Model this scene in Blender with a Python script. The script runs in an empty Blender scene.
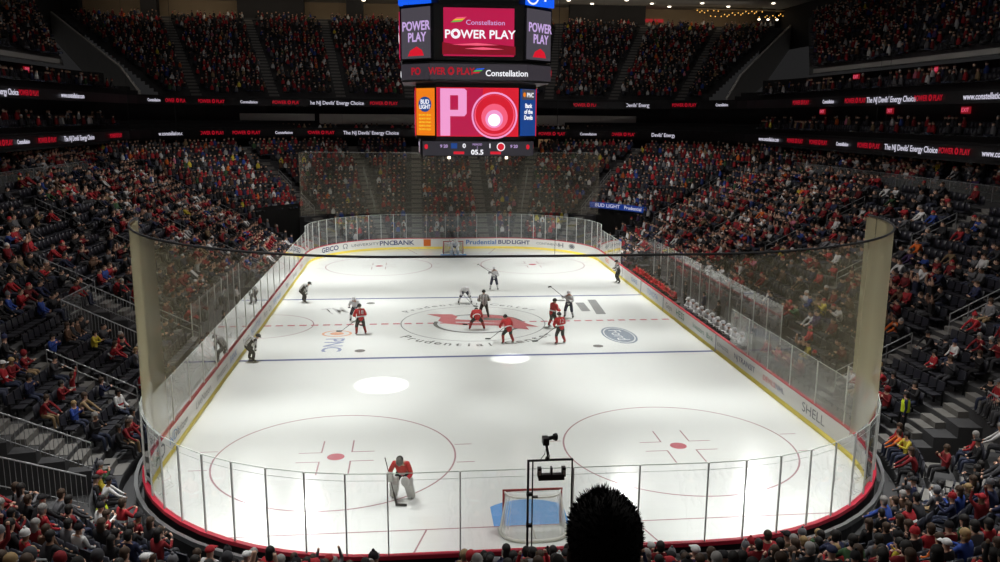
import bpy, bmesh, math, random
import numpy as np
from mathutils import Vector, Matrix, Euler
PI = math.pi
random.seed(11)
RS = np.random.RandomState(5)
SC = bpy.context.scene
COL = SC.collection

# ------------------------------------------------------------------ camera
CAM_P = (-3.614, -51.886, 12.789)
YAW, PITCH, ROLL, FPX = 0.10183, 0.19191, 0.00726, 845.46
cam_d = bpy.data.cameras.new('camera'); cam = bpy.data.objects.new('camera', cam_d); COL.objects.link(cam)
_F = Vector((math.sin(YAW)*math.cos(PITCH), math.cos(YAW)*math.cos(PITCH), -math.sin(PITCH)))
_R = Vector((math.cos(YAW), -math.sin(YAW), 0)); _U = _R.cross(_F)
_c, _s = math.cos(ROLL), math.sin(ROLL)
_R2 = _R*_c + _U*_s
_U2 = _U*_c - _R*_s
cam.matrix_world = Matrix(((_R2.x, _U2.x, -_F.x, CAM_P[0]), (_R2.y, _U2.y, -_F.y, CAM_P[1]), (_R2.z, _U2.z, -_F.z, CAM_P[2]), (0, 0, 0, 1)))
cam_d.sensor_width = 36; cam_d.lens = FPX*36/1000; cam_d.clip_start = 0.05; cam_d.clip_end = 500
SC.camera = cam

def to_px(x, y, z):
    v = Vector((x-CAM_P[0], y-CAM_P[1], z-CAM_P[2])); d = v.dot(_F)
    if d <= 0.1: return (-9999, -9999, d)
    return (500+FPX*v.dot(_R2)/d, 281-FPX*v.dot(_U2)/d, d)

# ------------------------------------------------------------------ world, lights, exposure
wd = bpy.data.worlds.new('arena_dark'); SC.world = wd; wd.use_nodes = True
wd.node_tree.nodes['Background'].inputs[0].default_value = (0.54, 0.53, 0.54, 1)
wd.node_tree.nodes['Background'].inputs[1].default_value = 0.024
SC.view_settings.view_transform = 'Standard'; SC.view_settings.look = 'None'
SC.view_settings.exposure = 0.14; SC.view_settings.gamma = 1.0; SC.view_settings.use_curve_mapping = False
SC.cycles.max_bounces = 6; SC.cycles.transparent_max_bounces = 24; SC.cycles.diffuse_bounces = 3; SC.cycles.glossy_bounces = 3
SC.cycles.sample_clamp_indirect = 4.0; SC.cycles.use_denoising = True

def spot(loc, target, watts, angle, blend=0.3, radius=0.5, col=(1, 1, 0.97), name='rink_spotlight'):
    l = bpy.data.lights.new(name, 'SPOT'); l.energy = watts; l.spot_size = math.radians(angle); l.spot_blend = blend
    l.shadow_soft_size = radius; l.color = col
    o = bpy.data.objects.new(name, l); COL.objects.link(o); o.location = loc
    o.rotation_euler = (Vector(target)-Vector(loc)).to_track_quat('-Z', 'Y').to_euler()
    return o

def area(loc, target, watts, sx, sy, col=(1, 1, 1), name='rafter_light'):
    l = bpy.data.lights.new(name, 'AREA'); l.shape = 'RECTANGLE'; l.size = sx; l.size_y = sy; l.energy = watts; l.color = col
    o = bpy.data.objects.new(name, l); COL.objects.link(o); o.location = loc
    o.rotation_euler = (Vector(target)-Vector(loc)).to_track_quat('-Z', 'Y').to_euler()
    return o

K_ICE = 27500
for yy in (-25, -16, -7, 2, 10, 16):                      # rows of rafter spotlights trained on the ice
    for xx, tx, kk in ((-14, -9.8, .98), (-12.5, -2.6 if abs(yy) < 8 else 6.5, .62), (12.5, 2.6 if abs(yy) < 8 else -6.5, .62), (14, 9.8, .98)):
        spot((xx, yy, 29), (tx, yy*1.30-1.0, 0), K_ICE*kk*(.62 if yy < -20 else .80 if yy < -12 else .93), 36, 0.8, 0.6)
for xx in (-9, 9):
    spot((xx, 13, 29), (xx*.95, 26.5, 0), K_ICE*0.70, 34, 0.75, 0.6)
    spot((xx*1.3, -30, 29), (xx*1.0, -26, 0), K_ICE*0.45, 30, 0.75, 0.6)
# bright fixtures past center ice whose glare shows on the near end of the ice
for lx, ly, lz, w in ((-20.6, 33, 28, 7000), (-15.3, 33, 28, 4500), (19.0, 33, 28, 4000), (32.6, 31, 27.5, 9500)):
    spot((lx, ly, lz), (-3.6+(lx+3.6)*.34, -25.5, 0), w*.8, 20, 0.6, 0.38)
# narrow follow spots: two round pools of light on the ice
spot((-9.5, -6.5, 29), (-5.3, -12.3, 0), 42000, 5.0, 0.10, 0.04, name='follow_spotlight')
spot((9.0, -6.0, 29), (1.43, -8.2, 0), 34000, 3.9, 0.10, 0.04, name='follow_spotlight')
# fill lamps added to brighten the lower stands and, faintly, the upper decks
for sg in (-1, 1):
    for yy in (-28, -13, 2, 17, 32):
        spot((sg*6, yy, 31), (sg*23, yy*.95, 4), 8000, 42, 0.5, 1.0, (1, .95, .9), 'crowd_fill_light')
for xx in (-18, 0, 18):
    spot((xx, 21, 31), (xx*1.05, 41, 4), 4600, 40, 0.5, 1.0, (1, .95, .9), 'crowd_fill_light')
for loc, tg, w, sx, sy in (((0, -38, 24), (0, -36, 2), 1100, 50, 10), ((0, 44, 33), (0, 66, 16), 900, 60, 6),
                           ((-15, 5, 34), (-34, 5, 18), 1300, 6, 60), ((15, 5, 34), (34, 5, 18), 1300, 6, 60)):
    area(loc, tg, w, sx, sy, (1, .95, .9), 'crowd_fill_light')

# ------------------------------------------------------------------ materials
def mat(name, col, rough=0.7, metal=0.0, spec=0.4, noise=0.0, nscale=8.0, bump=0.0, emis=None, estr=1.0):
    m = bpy.data.materials.new(name); m.use_nodes = True; nt = m.node_tree; b = nt.nodes['Principled BSDF']
    b.inputs['Base Color'].default_value = (*col, 1); b.inputs['Roughness'].default_value = rough; b.inputs['Metallic'].default_value = metal
    b.inputs['Specular IOR Level'].default_value = spec
    if noise or bump:
        tc = nt.nodes.new('ShaderNodeTexCoord'); n = nt.nodes.new('ShaderNodeTexNoise'); n.inputs['Scale'].default_value = nscale; n.inputs['Detail'].default_value = 4
        nt.links.new(tc.outputs['Object'], n.inputs['Vector'])
        if noise:
            mr = nt.nodes.new('ShaderNodeMapRange'); mr.inputs[3].default_value = 1-noise; mr.inputs[4].default_value = 1+noise
            nt.links.new(n.outputs['Fac'], mr.inputs[0])
            mx = nt.nodes.new('ShaderNodeVectorMath'); mx.operation = 'SCALE'; mx.inputs[0].default_value = col
            nt.links.new(mr.outputs[0], mx.inputs['Scale']); nt.links.new(mx.outputs[0], b.inputs['Base Color'])
        if bump:
            bp = nt.nodes.new('ShaderNodeBump'); bp.inputs['Strength'].default_value = bump; bp.inputs['Distance'].default_value = 0.02
            nt.links.new(n.outputs['Fac'], bp.inputs['Height']); nt.links.new(bp.outputs[0], b.inputs['Normal'])
    if emis:
        b.inputs['Emission Color'].default_value = (*emis, 1); b.inputs['Emission Strength'].default_value = estr
    return m

def srgb(r, g, b):
    f = lambda c: ((c/255+0.055)/1.055)**2.4 if c > 10 else c/255/12.92
    return (f(r), f(g), f(b))

def glow(name, rgb, s=1.0):
    return mat(name, (0.01, 0.01, 0.01), 0.5, emis=srgb(*rgb), estr=s)

def sheer(name, col, cover, rough=0.8, spec=False, floor_cos=0.12):
    """thin net or pane: part of the light is stopped by threads or film; at a slant more thread stands in the way"""
    m = bpy.data.materials.new(name); m.use_nodes = True; nt = m.node_tree; nt.nodes.clear()
    out = nt.nodes.new('ShaderNodeOutputMaterial'); tr = nt.nodes.new('ShaderNodeBsdfTransparent')
    df = nt.nodes.new('ShaderNodeBsdfDiffuse'); df.inputs[0].default_value = (*col, 1)
    lw = nt.nodes.new('ShaderNodeLayerWeight'); lw.inputs['Blend'].default_value = 0.5
    s = nt.nodes.new('ShaderNodeMath'); s.operation = 'SUBTRACT'; s.inputs[0].default_value = 1.0
    mxm = nt.nodes.new('ShaderNodeMath'); mxm.operation = 'MAXIMUM'; mxm.inputs[1].default_value = floor_cos
    dv = nt.nodes.new('ShaderNodeMath'); dv.operation = 'DIVIDE'; dv.inputs[0].default_value = cover; dv.use_clamp = True
    mx = nt.nodes.new('ShaderNodeMixShader')
    nt.links.new(lw.outputs['Facing'], s.inputs[1]); nt.links.new(s.outputs[0], mxm.inputs[0]); nt.links.new(mxm.outputs[0], dv.inputs[1])
    nt.links.new(dv.outputs[0], mx.inputs[0]); nt.links.new(tr.outputs[0], mx.inputs[1])
    if spec:
        gl = nt.nodes.new('ShaderNodeBsdfGlossy'); gl.inputs['Roughness'].default_value = 0.015
        pw = nt.nodes.new('ShaderNodeMath'); pw.operation = 'POWER'; pw.inputs[1].default_value = 5.0; nt.links.new(lw.outputs['Facing'], pw.inputs[0])
        fr = nt.nodes.new('ShaderNodeMath'); fr.operation = 'MULTIPLY_ADD'; fr.inputs[1].default_value = 1.9; fr.inputs[2].default_value = 0.10; nt.links.new(pw.outputs[0], fr.inputs[0])
        m2 = nt.nodes.new('ShaderNodeMixShader')
        nt.links.new(df.outputs[0], mx.inputs[2]); nt.links.new(fr.outputs[0], m2.inputs[0])
        nt.links.new(mx.outputs[0], m2.inputs[1]); nt.links.new(gl.outputs[0], m2.inputs[2]); nt.links.new(m2.outputs[0], out.inputs[0])
    else:
        tl = nt.nodes.new('ShaderNodeBsdfTranslucent'); tl.inputs[0].default_value = (*col, 1)
        m3 = nt.nodes.new('ShaderNodeMixShader'); m3.inputs[0].default_value = 0.4
        nt.links.new(df.outputs[0], m3.inputs[1]); nt.links.new(tl.outputs[0], m3.inputs[2]); nt.links.new(m3.outputs[0], mx.inputs[2]); nt.links.new(mx.outputs[0], out.inputs[0])
    return m

M = dict(
    ice=mat('ice', (0.80, 0.83, 0.81), 0.11, spec=0.35, noise=0.02, nscale=0.35),
    board=mat('board_white', (0.90, 0.90, 0.87), 0.35, noise=0.03, nscale=2),
    kick=mat('kickplate_yellow', srgb(255, 234, 104), 0.45),
    cap=mat('cap_rail_red', srgb(188, 40, 62), 0.4),
    steel=mat('steel', (0.42, 0.43, 0.44), 0.35, 0.85), rail=mat('painted_rail', (0.34, 0.35, 0.36), 0.4, 0.5), blackmetal=mat('black_metal', (0.012, 0.012, 0.013), 0.45, 0.3),
    glass=sheer('rink_glass', (0.80, 0.83, 0.80), 0.06, spec=True), glassedge=mat('glass_edge', (0.5, 0.56, 0.52), 0.3),
    post=mat('glass_post', (0.72, 0.74, 0.72), 0.5, 0.0),
    netting=sheer('safety_netting', (0.72, 0.66, 0.44), 0.14, floor_cos=0.30), netfold=sheer('gathered_netting', (0.74, 0.68, 0.44), 0.28, floor_cos=0.5), netfar=sheer('safety_netting_far', (0.62, 0.58, 0.45), 0.19),
    goalnet=sheer('goal_netting', (0.88, 0.88, 0.82), 0.22),
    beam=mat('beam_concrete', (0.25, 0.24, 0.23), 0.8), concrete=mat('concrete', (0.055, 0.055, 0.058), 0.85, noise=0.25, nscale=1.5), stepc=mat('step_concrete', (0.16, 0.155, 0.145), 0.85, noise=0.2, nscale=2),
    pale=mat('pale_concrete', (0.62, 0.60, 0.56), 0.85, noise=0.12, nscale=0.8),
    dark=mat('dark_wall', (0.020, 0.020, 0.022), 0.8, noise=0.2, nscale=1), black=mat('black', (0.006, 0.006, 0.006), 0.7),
    seat=mat('seat_plastic', (0.022, 0.023, 0.032), 0.42), seatpad=mat('seat_pad', (0.020, 0.020, 0.026), 0.55),
    beige=mat('beige_wall', (0.42, 0.33, 0.22), 0.8, noise=0.1, nscale=0.6), soffit=mat('soffit', (0.42, 0.40, 0.36), 0.8, noise=0.06, nscale=0.5),
    skin=mat('skin', (0.50, 0.30, 0.22), 0.55), skin2=mat('skin_brown', (0.24, 0.13, 0.08), 0.55),
    redline=mat('red_line', srgb(206, 138, 144), 0.2), blueline=mat('blue_line', srgb(116, 122, 160), 0.2), circ=mat('circle_line', srgb(176, 144, 148), 0.2),
    reddot=mat('red_dot', srgb(190, 110, 120), 0.2), crease=mat('crease_blue', srgb(112, 172, 232), 0.2), logo_red=mat('logo_red', srgb(204, 124, 128), 0.2),
    logo_black=mat('logo_black', srgb(128, 128, 126), 0.2), ink=mat('ice_ink', srgb(150, 152, 152), 0.2), iceorange=mat('ice_orange', srgb(238, 184, 156), 0.2),
    iceblue=mat('ice_blue_ink', srgb(156, 164, 192), 0.2), ovalblue=mat('oval_blue', srgb(146, 156, 168), 0.2), icewhite=mat('ice_white', (0.72, 0.76, 0.77), 0.2),
    goalred=mat('goal_red', srgb(150, 50, 52), 0.35), goalwhite=mat('goal_pad_white', (0.7, 0.7, 0.66), 0.6),
    screen_black=mat('screen_housing', (0.015, 0.015, 0.017), 0.4), housing=mat('scoreboard_metal', (0.06, 0.06, 0.065), 0.5, 0.3),
    tred=glow('text_red', (215, 22, 48), 0.55), twhite=glow('text_white', (225, 222, 240), 0.75), tblue=glow('led_blue', (20, 90, 235), 1.0),
    strip=glow('strip_face', (42, 40, 46), 1.0), ringface=glow('ring_face', (52, 48, 54), 1.0),
    scr_pink=glow('screen_magenta', (176, 22, 70), 1.0), scr_dark=glow('screen_dark', (70, 66, 74), 1.0), scr_red=glow('screen_red', (205, 24, 44), 1.0), scr_lilac=glow('screen_lilac', (190, 160, 215), 1.0),
    scr_pinkp=glow('screen_pink', (232, 150, 200), 1.0), scr_hot=glow('screen_hot', (255, 240, 250), 1.3), scr_rose=glow('screen_rose', (235, 90, 120), 1.0), scr_orange=glow('screen_orange', (228, 120, 20), 1.0),
    scr_navy=glow('screen_navy', (22, 62, 130), 1.0), scr_green=glow('screen_green', (90, 190, 80), 0.9), scr_yellow=glow('screen_yellow', (240, 200, 50), 0.9), scr_white=glow('screen_white', (240, 240, 245), 1.0),
    scr_wine=glow('screen_wine', (120, 12, 30), 1.0), ledbulb=glow('downlight', (255, 240, 215), 3.0), warm=glow('warm_bulb', (255, 190, 90), 1.3), door=glow('lit_doorway', (120, 92, 66), 0.55),
    jred=mat('jersey_red', srgb(186, 22, 34), 0.75), jwhite=mat('jersey_white', (0.66, 0.66, 0.68), 0.75), jnavy=mat('navy_cloth', srgb(32, 38, 66), 0.75), cblack=mat('black_cloth', (0.018, 0.017, 0.019), 0.8),
    mask=mat('mask_grey', (.10,.10,.10), .4), pads=mat('goalie_pads', (0.55, 0.55, 0.53), 0.7), skate=mat('skate_black', (0.02, 0.02, 0.02), 0.4), wood=mat('stick_shaft', (0.05, 0.045, 0.04), 0.5), sockred=mat('sock_red', srgb(150, 28, 36), 0.8),
    bench=mat('bench_plank', (0.10, 0.09, 0.085), 0.6), vest=mat('yellow_vest', srgb(205, 225, 40), 0.7),
    hairdark=mat('dark_hair', (0.0055, 0.004, 0.0035), 0.65), necks=mat('neck_skin', (0.05, 0.028, 0.02), 0.6),
)
def stripes(name, a, b, f):
    m = mat(name, a, 0.8); nt = m.node_tree; tc = nt.nodes.new('ShaderNodeTexCoord'); w = nt.nodes.new('ShaderNodeTexWave'); w.wave_type = 'BANDS'; w.bands_direction = 'X'
    w.inputs['Scale'].default_value = f; r = nt.nodes.new('ShaderNodeValToRGB'); r.color_ramp.interpolation = 'CONSTANT'; r.color_ramp.elements[0].color = (*a, 1); r.color_ramp.elements[1].position = 0.5; r.color_ramp.elements[1].color = (*b, 1)
    nt.links.new(tc.outputs['Object'], w.inputs[0]); nt.links.new(w.outputs['Fac'], r.inputs[0]); nt.links.new(r.outputs[0], nt.nodes['Principled BSDF'].inputs['Base Color'])
    return m
M['stripe'] = stripes('official_stripes', (0.02, 0.02, 0.02), (0.6, 0.6, 0.6), 3.2)

# ------------------------------------------------------------------ mesh helpers
class MB:
    def __init__(s): s.v = []; s.f = []; s.m = []
    def add(s, vs, fs, mi=0):
        o = len(s.v); s.v += [tuple(p) for p in vs]; s.f += [tuple(i+o for i in f) for f in fs]; s.m += [mi]*len(fs); return s
    def box(s, c, d, mi=0, rz=0.0, mtx=None):
        x, y, z = d[0]/2, d[1]/2, d[2]/2
        vs = [Vector((a*x, b*y, e*z)) for a, b, e in ((-1,-1,-1),(1,-1,-1),(1,1,-1),(-1,1,-1),(-1,-1,1),(1,-1,1),(1,1,1),(-1,1,1))]
        if mtx is None: mtx = Matrix.Translation(c) @ Matrix.Rotation(rz, 4, 'Z')
        else: mtx = Matrix.Translation(c) @ mtx
        return s.add([mtx @ v for v in vs], [(0,3,2,1),(4,5,6,7),(0,1,5,4),(1,2,6,5),(2,3,7,6),(3,0,4,7)], mi)
    def tube(s, pts, r, n=6, mi=0, closed=False):
        pts = [Vector(p) for p in pts]; rs = r if isinstance(r, (list, tuple)) else [r]*len(pts); k = len(pts); vs = []; fs = []
        for i, p in enumerate(pts):
            a = pts[(i-1) % k] if (i or closed) else pts[0]; b = pts[(i+1) % k] if (i < k-1 or closed) else pts[-1]
            t = (b-a).normalized(); up = Vector((0,0,1)) if abs(t.z) < .95 else Vector((1,0,0)); u = t.cross(up).normalized(); w = t.cross(u)
            vs += [p+(u*math.cos(2*PI*j/n)+w*math.sin(2*PI*j/n))*rs[i] for j in range(n)]
        for i in range(k if closed else k-1):
            i2 = (i+1) % k
            fs += [(i*n+j, i*n+(j+1) % n, i2*n+(j+1) % n, i2*n+j) for j in range(n)]
        if not closed: fs += [tuple(range(n))[::-1], tuple((k-1)*n+j for j in range(n))]
        return s.add(vs, fs, mi)
    def quad(s, a, b, c, d, mi=0): return s.add([a, b, c, d], [(0,1,2,3)], mi)
    def poly(s, pts, z, mi=0): return s.add([(p[0], p[1], z) for p in pts], [tuple(range(len(pts)))], mi)
    def ellipsoid(s, c, r, nu=10, nv=6, mi=0, zmin=-1.0, mtx=None):
        vs = []; fs = []
        for i in range(nv+1):
            ph = -PI/2+PI*i/nv; z = max(math.sin(ph), zmin); cr = math.cos(ph) if math.sin(ph) >= zmin else math.sqrt(max(0, 1-zmin*zmin))*(0.98)
            for j in range(nu):
                a = 2*PI*j/nu; p = Vector((cr*math.cos(a)*r[0], cr*math.sin(a)*r[1], z*r[2]))
                if mtx: p = mtx @ p
                vs.append(p+Vector(c))
        for i in range(nv): fs += [(i*nu+j, i*nu+(j+1) % nu, (i+1)*nu+(j+1) % nu, (i+1)*nu+j) for j in range(nu)]
        return s.add(vs, fs, mi)
    def mesh(s, name, mats):
        me = bpy.data.meshes.new(name); me.from_pydata([tuple(v) for v in s.v], [], s.f)
        for m in (mats if isinstance(mats, (list, tuple)) else [mats]): me.materials.append(m)
        if max(s.m or [0]): me.polygons.foreach_set('material_index', s.m)
        me.update(); return me
    def build(s, name, mats, parent=None, smooth=False, bevel=0):
        me = s.mesh(name, mats)
        if smooth: me.polygons.foreach_set('use_smooth', [True]*len(me.polygons))
        o = bpy.data.objects.new(name, me); COL.objects.link(o)
        if parent: o.parent = parent
        if bevel:
            b = o.modifiers.new('bevel', 'BEVEL'); b.width = bevel; b.segments = 2; b.limit_method = 'ANGLE'
        return o

def tag(o, label=None, cat=None, group=None, kind=None):
    if label: o['label'] = label
    if cat: o['category'] = cat
    if group: o['group'] = group
    if kind: o['kind'] = kind
    return o
def empty(name, loc=(0,0,0), rz=0.0):
    o = bpy.data.objects.new(name, None); COL.objects.link(o); o.location = loc; o.rotation_euler = (0, 0, rz); o.empty_display_size = 0.2; return o
def thing(name, label, cat, loc=(0,0,0), rz=0.0, group=None): return tag(empty(name, loc, rz), label, cat, group)

def wall_text(body, loc, n, size, m, parent=None, name='lettering', align='CENTER', sx=1.0, bold=0.0, up=Vector((0,0,1)), ext=0.004):
    """flat letters on a face with outward normal n"""
    c = bpy.data.curves.new(name, 'FONT'); c.body = body; c.size = size; c.align_x = align; c.align_y = 'CENTER'; c.extrude = ext; c.offset = bold; c.resolution_u = 3; c.materials.append(m)
    n = Vector(n).normalized(); u = up.cross(n).normalized(); up2 = n.cross(u)
    o = bpy.data.objects.new(name, c); COL.objects.link(o)
    mw = Matrix(((u.x*sx, up2.x, n.x, loc[0]), (u.y*sx, up2.y, n.y, loc[1]), (u.z*sx, up2.z, n.z, loc[2]), (0,0,0,1)))
    me = bpy.data.meshes.new_from_object(o); me.name = name
    bpy.data.objects.remove(o); bpy.data.curves.remove(c)
    if not me.materials: me.materials.append(m)
    o = bpy.data.objects.new(name, me); COL.objects.link(o)
    if parent: o.parent = parent
    o.matrix_basis = mw
    return o

# ------------------------------------------------------------------ ring around the rink
HW, HL, RR = 12.95, 30.48, 8.53
def ring_pts(hw, hl, r, step=3.0, na=14):
    """counter-clockwise closed loop of (x, y, nx, ny) from the near end of the bench side"""
    out = []
    cx, cy = hw-r, hl-r
    def line(a, b, n):
        k = max(1, int(round(math.dist(a, b)/step)))
        for i in range(k): t = i/k; out.append((a[0]+(b[0]-a[0])*t, a[1]+(b[1]-a[1])*t, n[0], n[1]))
    def arc(c, a0):
        for i in range(na): a = a0+PI/2*i/na; out.append((c[0]+r*math.cos(a), c[1]+r*math.sin(a), math.cos(a), math.sin(a)))
    line((hw,-cy),(hw,cy),(1,0)); arc((cx,cy),0); line((cx,hl),(-cx,hl),(0,1)); arc((-cx,cy),PI/2)
    line((-hw,cy),(-hw,-cy),(-1,0)); arc((-cx,-cy),PI); line((-cx,-hl),(cx,-hl),(0,-1)); arc((cx,-cy),1.5*PI)
    return out
SEG = ['R', 'FR', 'F', 'FL', 'L', 'NL', 'N', 'NR']
def seg_len(seg, d):
    return 2*(HL-RR) if seg in 'RL' and len(seg) == 1 else (2*(HW-RR) if seg in ('F', 'N') else (RR+d)*PI/2)
def seg_pos(seg, u, d):
    """(x, y, nx, ny) at fraction u of a segment, d metres outside the boards"""
    cx, cy = HW-RR, HL-RR
    if seg == 'R': return (HW+d, -cy+2*cy*u, 1, 0)
    if seg == 'F': return (cx-2*cx*u, HL+d, 0, 1)
    if seg == 'L': return (-HW-d, cy-2*cy*u, -1, 0)
    if seg == 'N': return (-cx+2*cx*u, -HL-d, 0, -1)
    c, a0 = {'FR': ((cx,cy),0), 'FL': ((-cx,cy),PI/2), 'NL': ((-cx,-cy),PI), 'NR': ((cx,-cy),1.5*PI)}[seg]
    a = a0+PI/2*u; return (c[0]+(RR+d)*math.cos(a), c[1]+(RR+d)*math.sin(a), math.cos(a), math.sin(a))
def uy(seg, y):                       # u of a y on the long sides
    cy = HL-RR; return (y+cy)/(2*cy) if seg == 'R' else (cy-y)/(2*cy)

def ring_strip(name, m, prof, hw=HW, hl=HL, r=RR, step=3.0, na=14, parent=None, keep=None, smooth=False):
    """sweep a profile [(offset, z), ...] round the ring"""
    P = ring_pts(hw, hl, r, step, na); n = len(P); k = len(prof); b = MB()
    vs = [(x+nx*d, y+ny*d, z) for x, y, nx, ny in P for d, z in prof]; fs = []
    for i in range(n):
        j = (i+1) % n
        if keep and not keep((P[i][0]+P[j][0])/2, (P[i][1]+P[j][1])/2): continue
        fs += [(i*k+a, j*k+a, j*k+a+1, i*k+a+1) for a in range(k-1)]
    b.add(vs, fs); return b.build(name, m, parent, smooth)

# ------------------------------------------------------------------ floor: ice and its paint
ice = MB().poly([(p[0], p[1]) for p in ring_pts(HW, HL, RR, 50, 16)], 0.0).build('floor_ice', M['ice']); ice['kind'] = 'structure'
ring_strip('floor_walkway', M['concrete'], [(0.10, -0.02), (24.0, -0.02)], step=50)['kind'] = 'structure'

def ring2(c, r0, r1, z, n=72, a0=0, a1=2*PI, sx=1, rot=0.0):
    b = MB(); vs = []
    full = abs(a1-a0-2*PI) < 1e-6; k = n if full else n+1
    for i in range(k):
        a = a0+(a1-a0)*i/n
        for r in (r0, r1):
            x, y = r*math.cos(a)*sx, r*math.sin(a); vs.append((c[0]+x*math.cos(rot)-y*math.sin(rot), c[1]+x*math.sin(rot)+y*math.cos(rot), z))
    return b.add(vs, [(2*i, 2*i+1, 2*((i+1) % k)+1, 2*((i+1) % k)) for i in range(n)])
def rect(x0, y0, x1, y1, z): return MB().poly([(x0,y0),(x1,y0),(x1,y1),(x0,y1)], z)
def disc(c, r, z, sx=1, n=32, rot=0): return MB().poly([(c[0]+r*sx*math.cos(2*PI*i/n)*math.cos(rot)-r*math.sin(2*PI*i/n)*math.sin(rot), c[1]+r*sx*math.cos(2*PI*i/n)*math.sin(rot)+r*math.sin(2*PI*i/n)*math.cos(rot)) for i in range(n)], z)
b = MB()
for i in range(36): b.add([(HW*2*(i+.0)/36-HW, -.15, .004), (HW*2*(i+.62)/36-HW, -.15, .004), (HW*2*(i+.62)/36-HW, .15, .004), (HW*2*(i+.0)/36-HW, .15, .004)], [(0,1,2,3)])
b.build('center_line', M['redline'], ice)
for s in (-1, 1):
    rect(-HW+.02, s*7.62-.15, HW-.02, s*7.62+.15, .004).build('blue_line', M['blueline'], ice)
    gx = HW-RR+math.sqrt(RR**2-(27.13-(HL-RR))**2)-.05
    rect(-gx, s*27.13-.03, gx, s*27.13+.03, .004).build('goal_line', M['circ'], ice)
    for t in (-1, 1):
        MB().poly([(t*3.35-.03, s*27.13), (t*3.35+.03, s*27.13), (t*4.27+.03, s*30.4), (t*4.27-.03, s*30.4)][::s*t], .004).build('trapezoid_line', M['circ'], ice)
        c = (t*6.71, s*21.03)
        ring2(c, 4.52, 4.59, .004).build('faceoff_circle', M['circ'], ice)
        disc(c, .33, .005).build('faceoff_dot', M['reddot'], ice)
        b = MB()
        for a in (-1, 1):
            for e in (-1, 1):
                b.poly([(c[0]+a*.55, c[1]+e*.42), (c[0]+a*1.45, c[1]+e*.42), (c[0]+a*1.45, c[1]+e*.48), (c[0]+a*.55, c[1]+e*.48)], .004)
                b.poly([(c[0]+a*.55, c[1]+e*.42), (c[0]+a*.61, c[1]+e*.42), (c[0]+a*.61, c[1]+e*1.64), (c[0]+a*.55, c[1]+e*1.64)], .004)
                b.poly([(c[0]+a*4.57, c[1]+e*.85), (c[0]+a*5.25, c[1]+e*.85), (c[0]+a*5.25, c[1]+e*.91), (c[0]+a*4.57, c[1]+e*.91)], .004)
        b.build('faceoff_marking', M['circ'], ice)
        if s*t == 1 or s == -1 or True:
            disc((t*6.71, s*6.1), .3, .005, n=20).build('neutral_dot', M['logo_black'], ice)
    # crease
    b = MB(); pts = [(-1.22, 0), (1.22, 0), (1.22, 1.37)] + [(1.83*math.cos(a), 1.83*math.sin(a)) for a in np.linspace(math.asin(1.37/1.83)*1.0, PI-math.asin(1.37/1.83), 12)] + [(-1.22, 1.37)]
    b.poly([(x, -s*y+s*27.1) for x, y in pts], .005).build('goal_crease', M['crease'], ice)
ring2((0,0), 4.50, 4.57, .004).build('center_circle', M['ink'], ice)
ring2((-HW,0), 2.98, 3.05, .004, 30, -PI/2, PI/2).build('referee_crease', M['circ'], ice)

# center logo: horned red letter mark inside a broken dark ring, on the ice
b = ring2((.35,-.25), 2.28, 2.50, .005, 60, math.radians(-196), math.radians(138), 1.15); b.build('logo_ring', M['logo_black'], ice)
ring2((.35,-.25), 2.13, 2.28, .005, 60, math.radians(-196), math.radians(138), 1.15).build('logo_inner_ring', M['icewhite'], ice)
def P2(name, pts, m, z): return MB().poly(pts, z).build(name, m, ice)
P2('logo_letter', [(-2.9,2.5),(-1.2,2.35),(-.9,1.6),(-1.1,.95),(.3,.55),(.3,2.1),(1.6,1.9),(2.6,1.2),(3.4,-.6),(4.0,-1.4),(3.2,-1.25),(3.3,-2.1),(2.2,-1.5),(1.3,-.9),(-.6,-.7),(-1.7,-.2),(-2.2,.6),(-2.0,1.5)], M['logo_red'], .007)
P2('logo_cutout', [(-.75,1.9),(-.25,2.0),(-.2,.7),(-.7,.8)], M['icewhite'], .009)
P2('logo_cutout', [(.8,1.2),(1.9,.9),(2.1,.4),(.7,.55)], M['logo_black'], .009)
P2('logo_cutout', [(-1.1,.25),(.9,-.1),(1.8,-.35),(.9,-.25),(-1.1,.05)], M['icewhite'], .009)
def ice_text(body, x, y, size, m, rz=0.0, sx=1.0, bold=0.0, name='ice_lettering', z=.006):
    o = wall_text(body, (x, y, z), (0,0,1), size, m, ice, name, sx=sx, bold=bold, up=Vector((0,1,0)), ext=0.0)
    o.matrix_basis = Matrix.Translation((x,y,z)) @ Matrix.Rotation(rz, 4, 'Z') @ Matrix.Diagonal((sx,1,1,1)); return o
for k, ch in enumerate('Prudential Center'):               # lettering following the circle
    a = math.radians(-142+k*(104/16)); ice_text(ch, 5.35*math.cos(a), 5.35*math.sin(a), .95, M['logo_black'], a+PI/2, 1.1, .01)
for k, ch in enumerate('Prudential Center'):
    a = math.radians(142-k*(104/16)); ice_text(ch, 5.35*math.cos(a), 5.35*math.sin(a), .8, M['ink'], a-PI/2, 1.1, .01)
ring2((-8.3,-2.2), .62, .74, .006, 40, 0, 2*PI, 1.2).build('bank_emblem', M['iceorange'], ice); disc((-8.3,-2.2), .34, .006, 1.2).build('bank_emblem', M['iceorange'], ice)
ice_text('PNC', -8.35, -4.75, 1.55, M['iceblue'], -PI/2, .95, .02)
OV = (8.5, -3.75)
disc(OV, .98, .006, 2.0, 40, -PI/2+.05).build('ice_oval_emblem', M['ovalblue'], ice); ring2(OV, .80, .87, .008, 40, 0, 2*PI, 2.05, -PI/2+.05).build('ice_oval_emblem', M['icewhite'], ice)
ice_text('Ford', OV[0]-.05, OV[1], 1.05, M['icewhite'], -PI/2+.05, 1.2, .0, z=.008)
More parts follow.
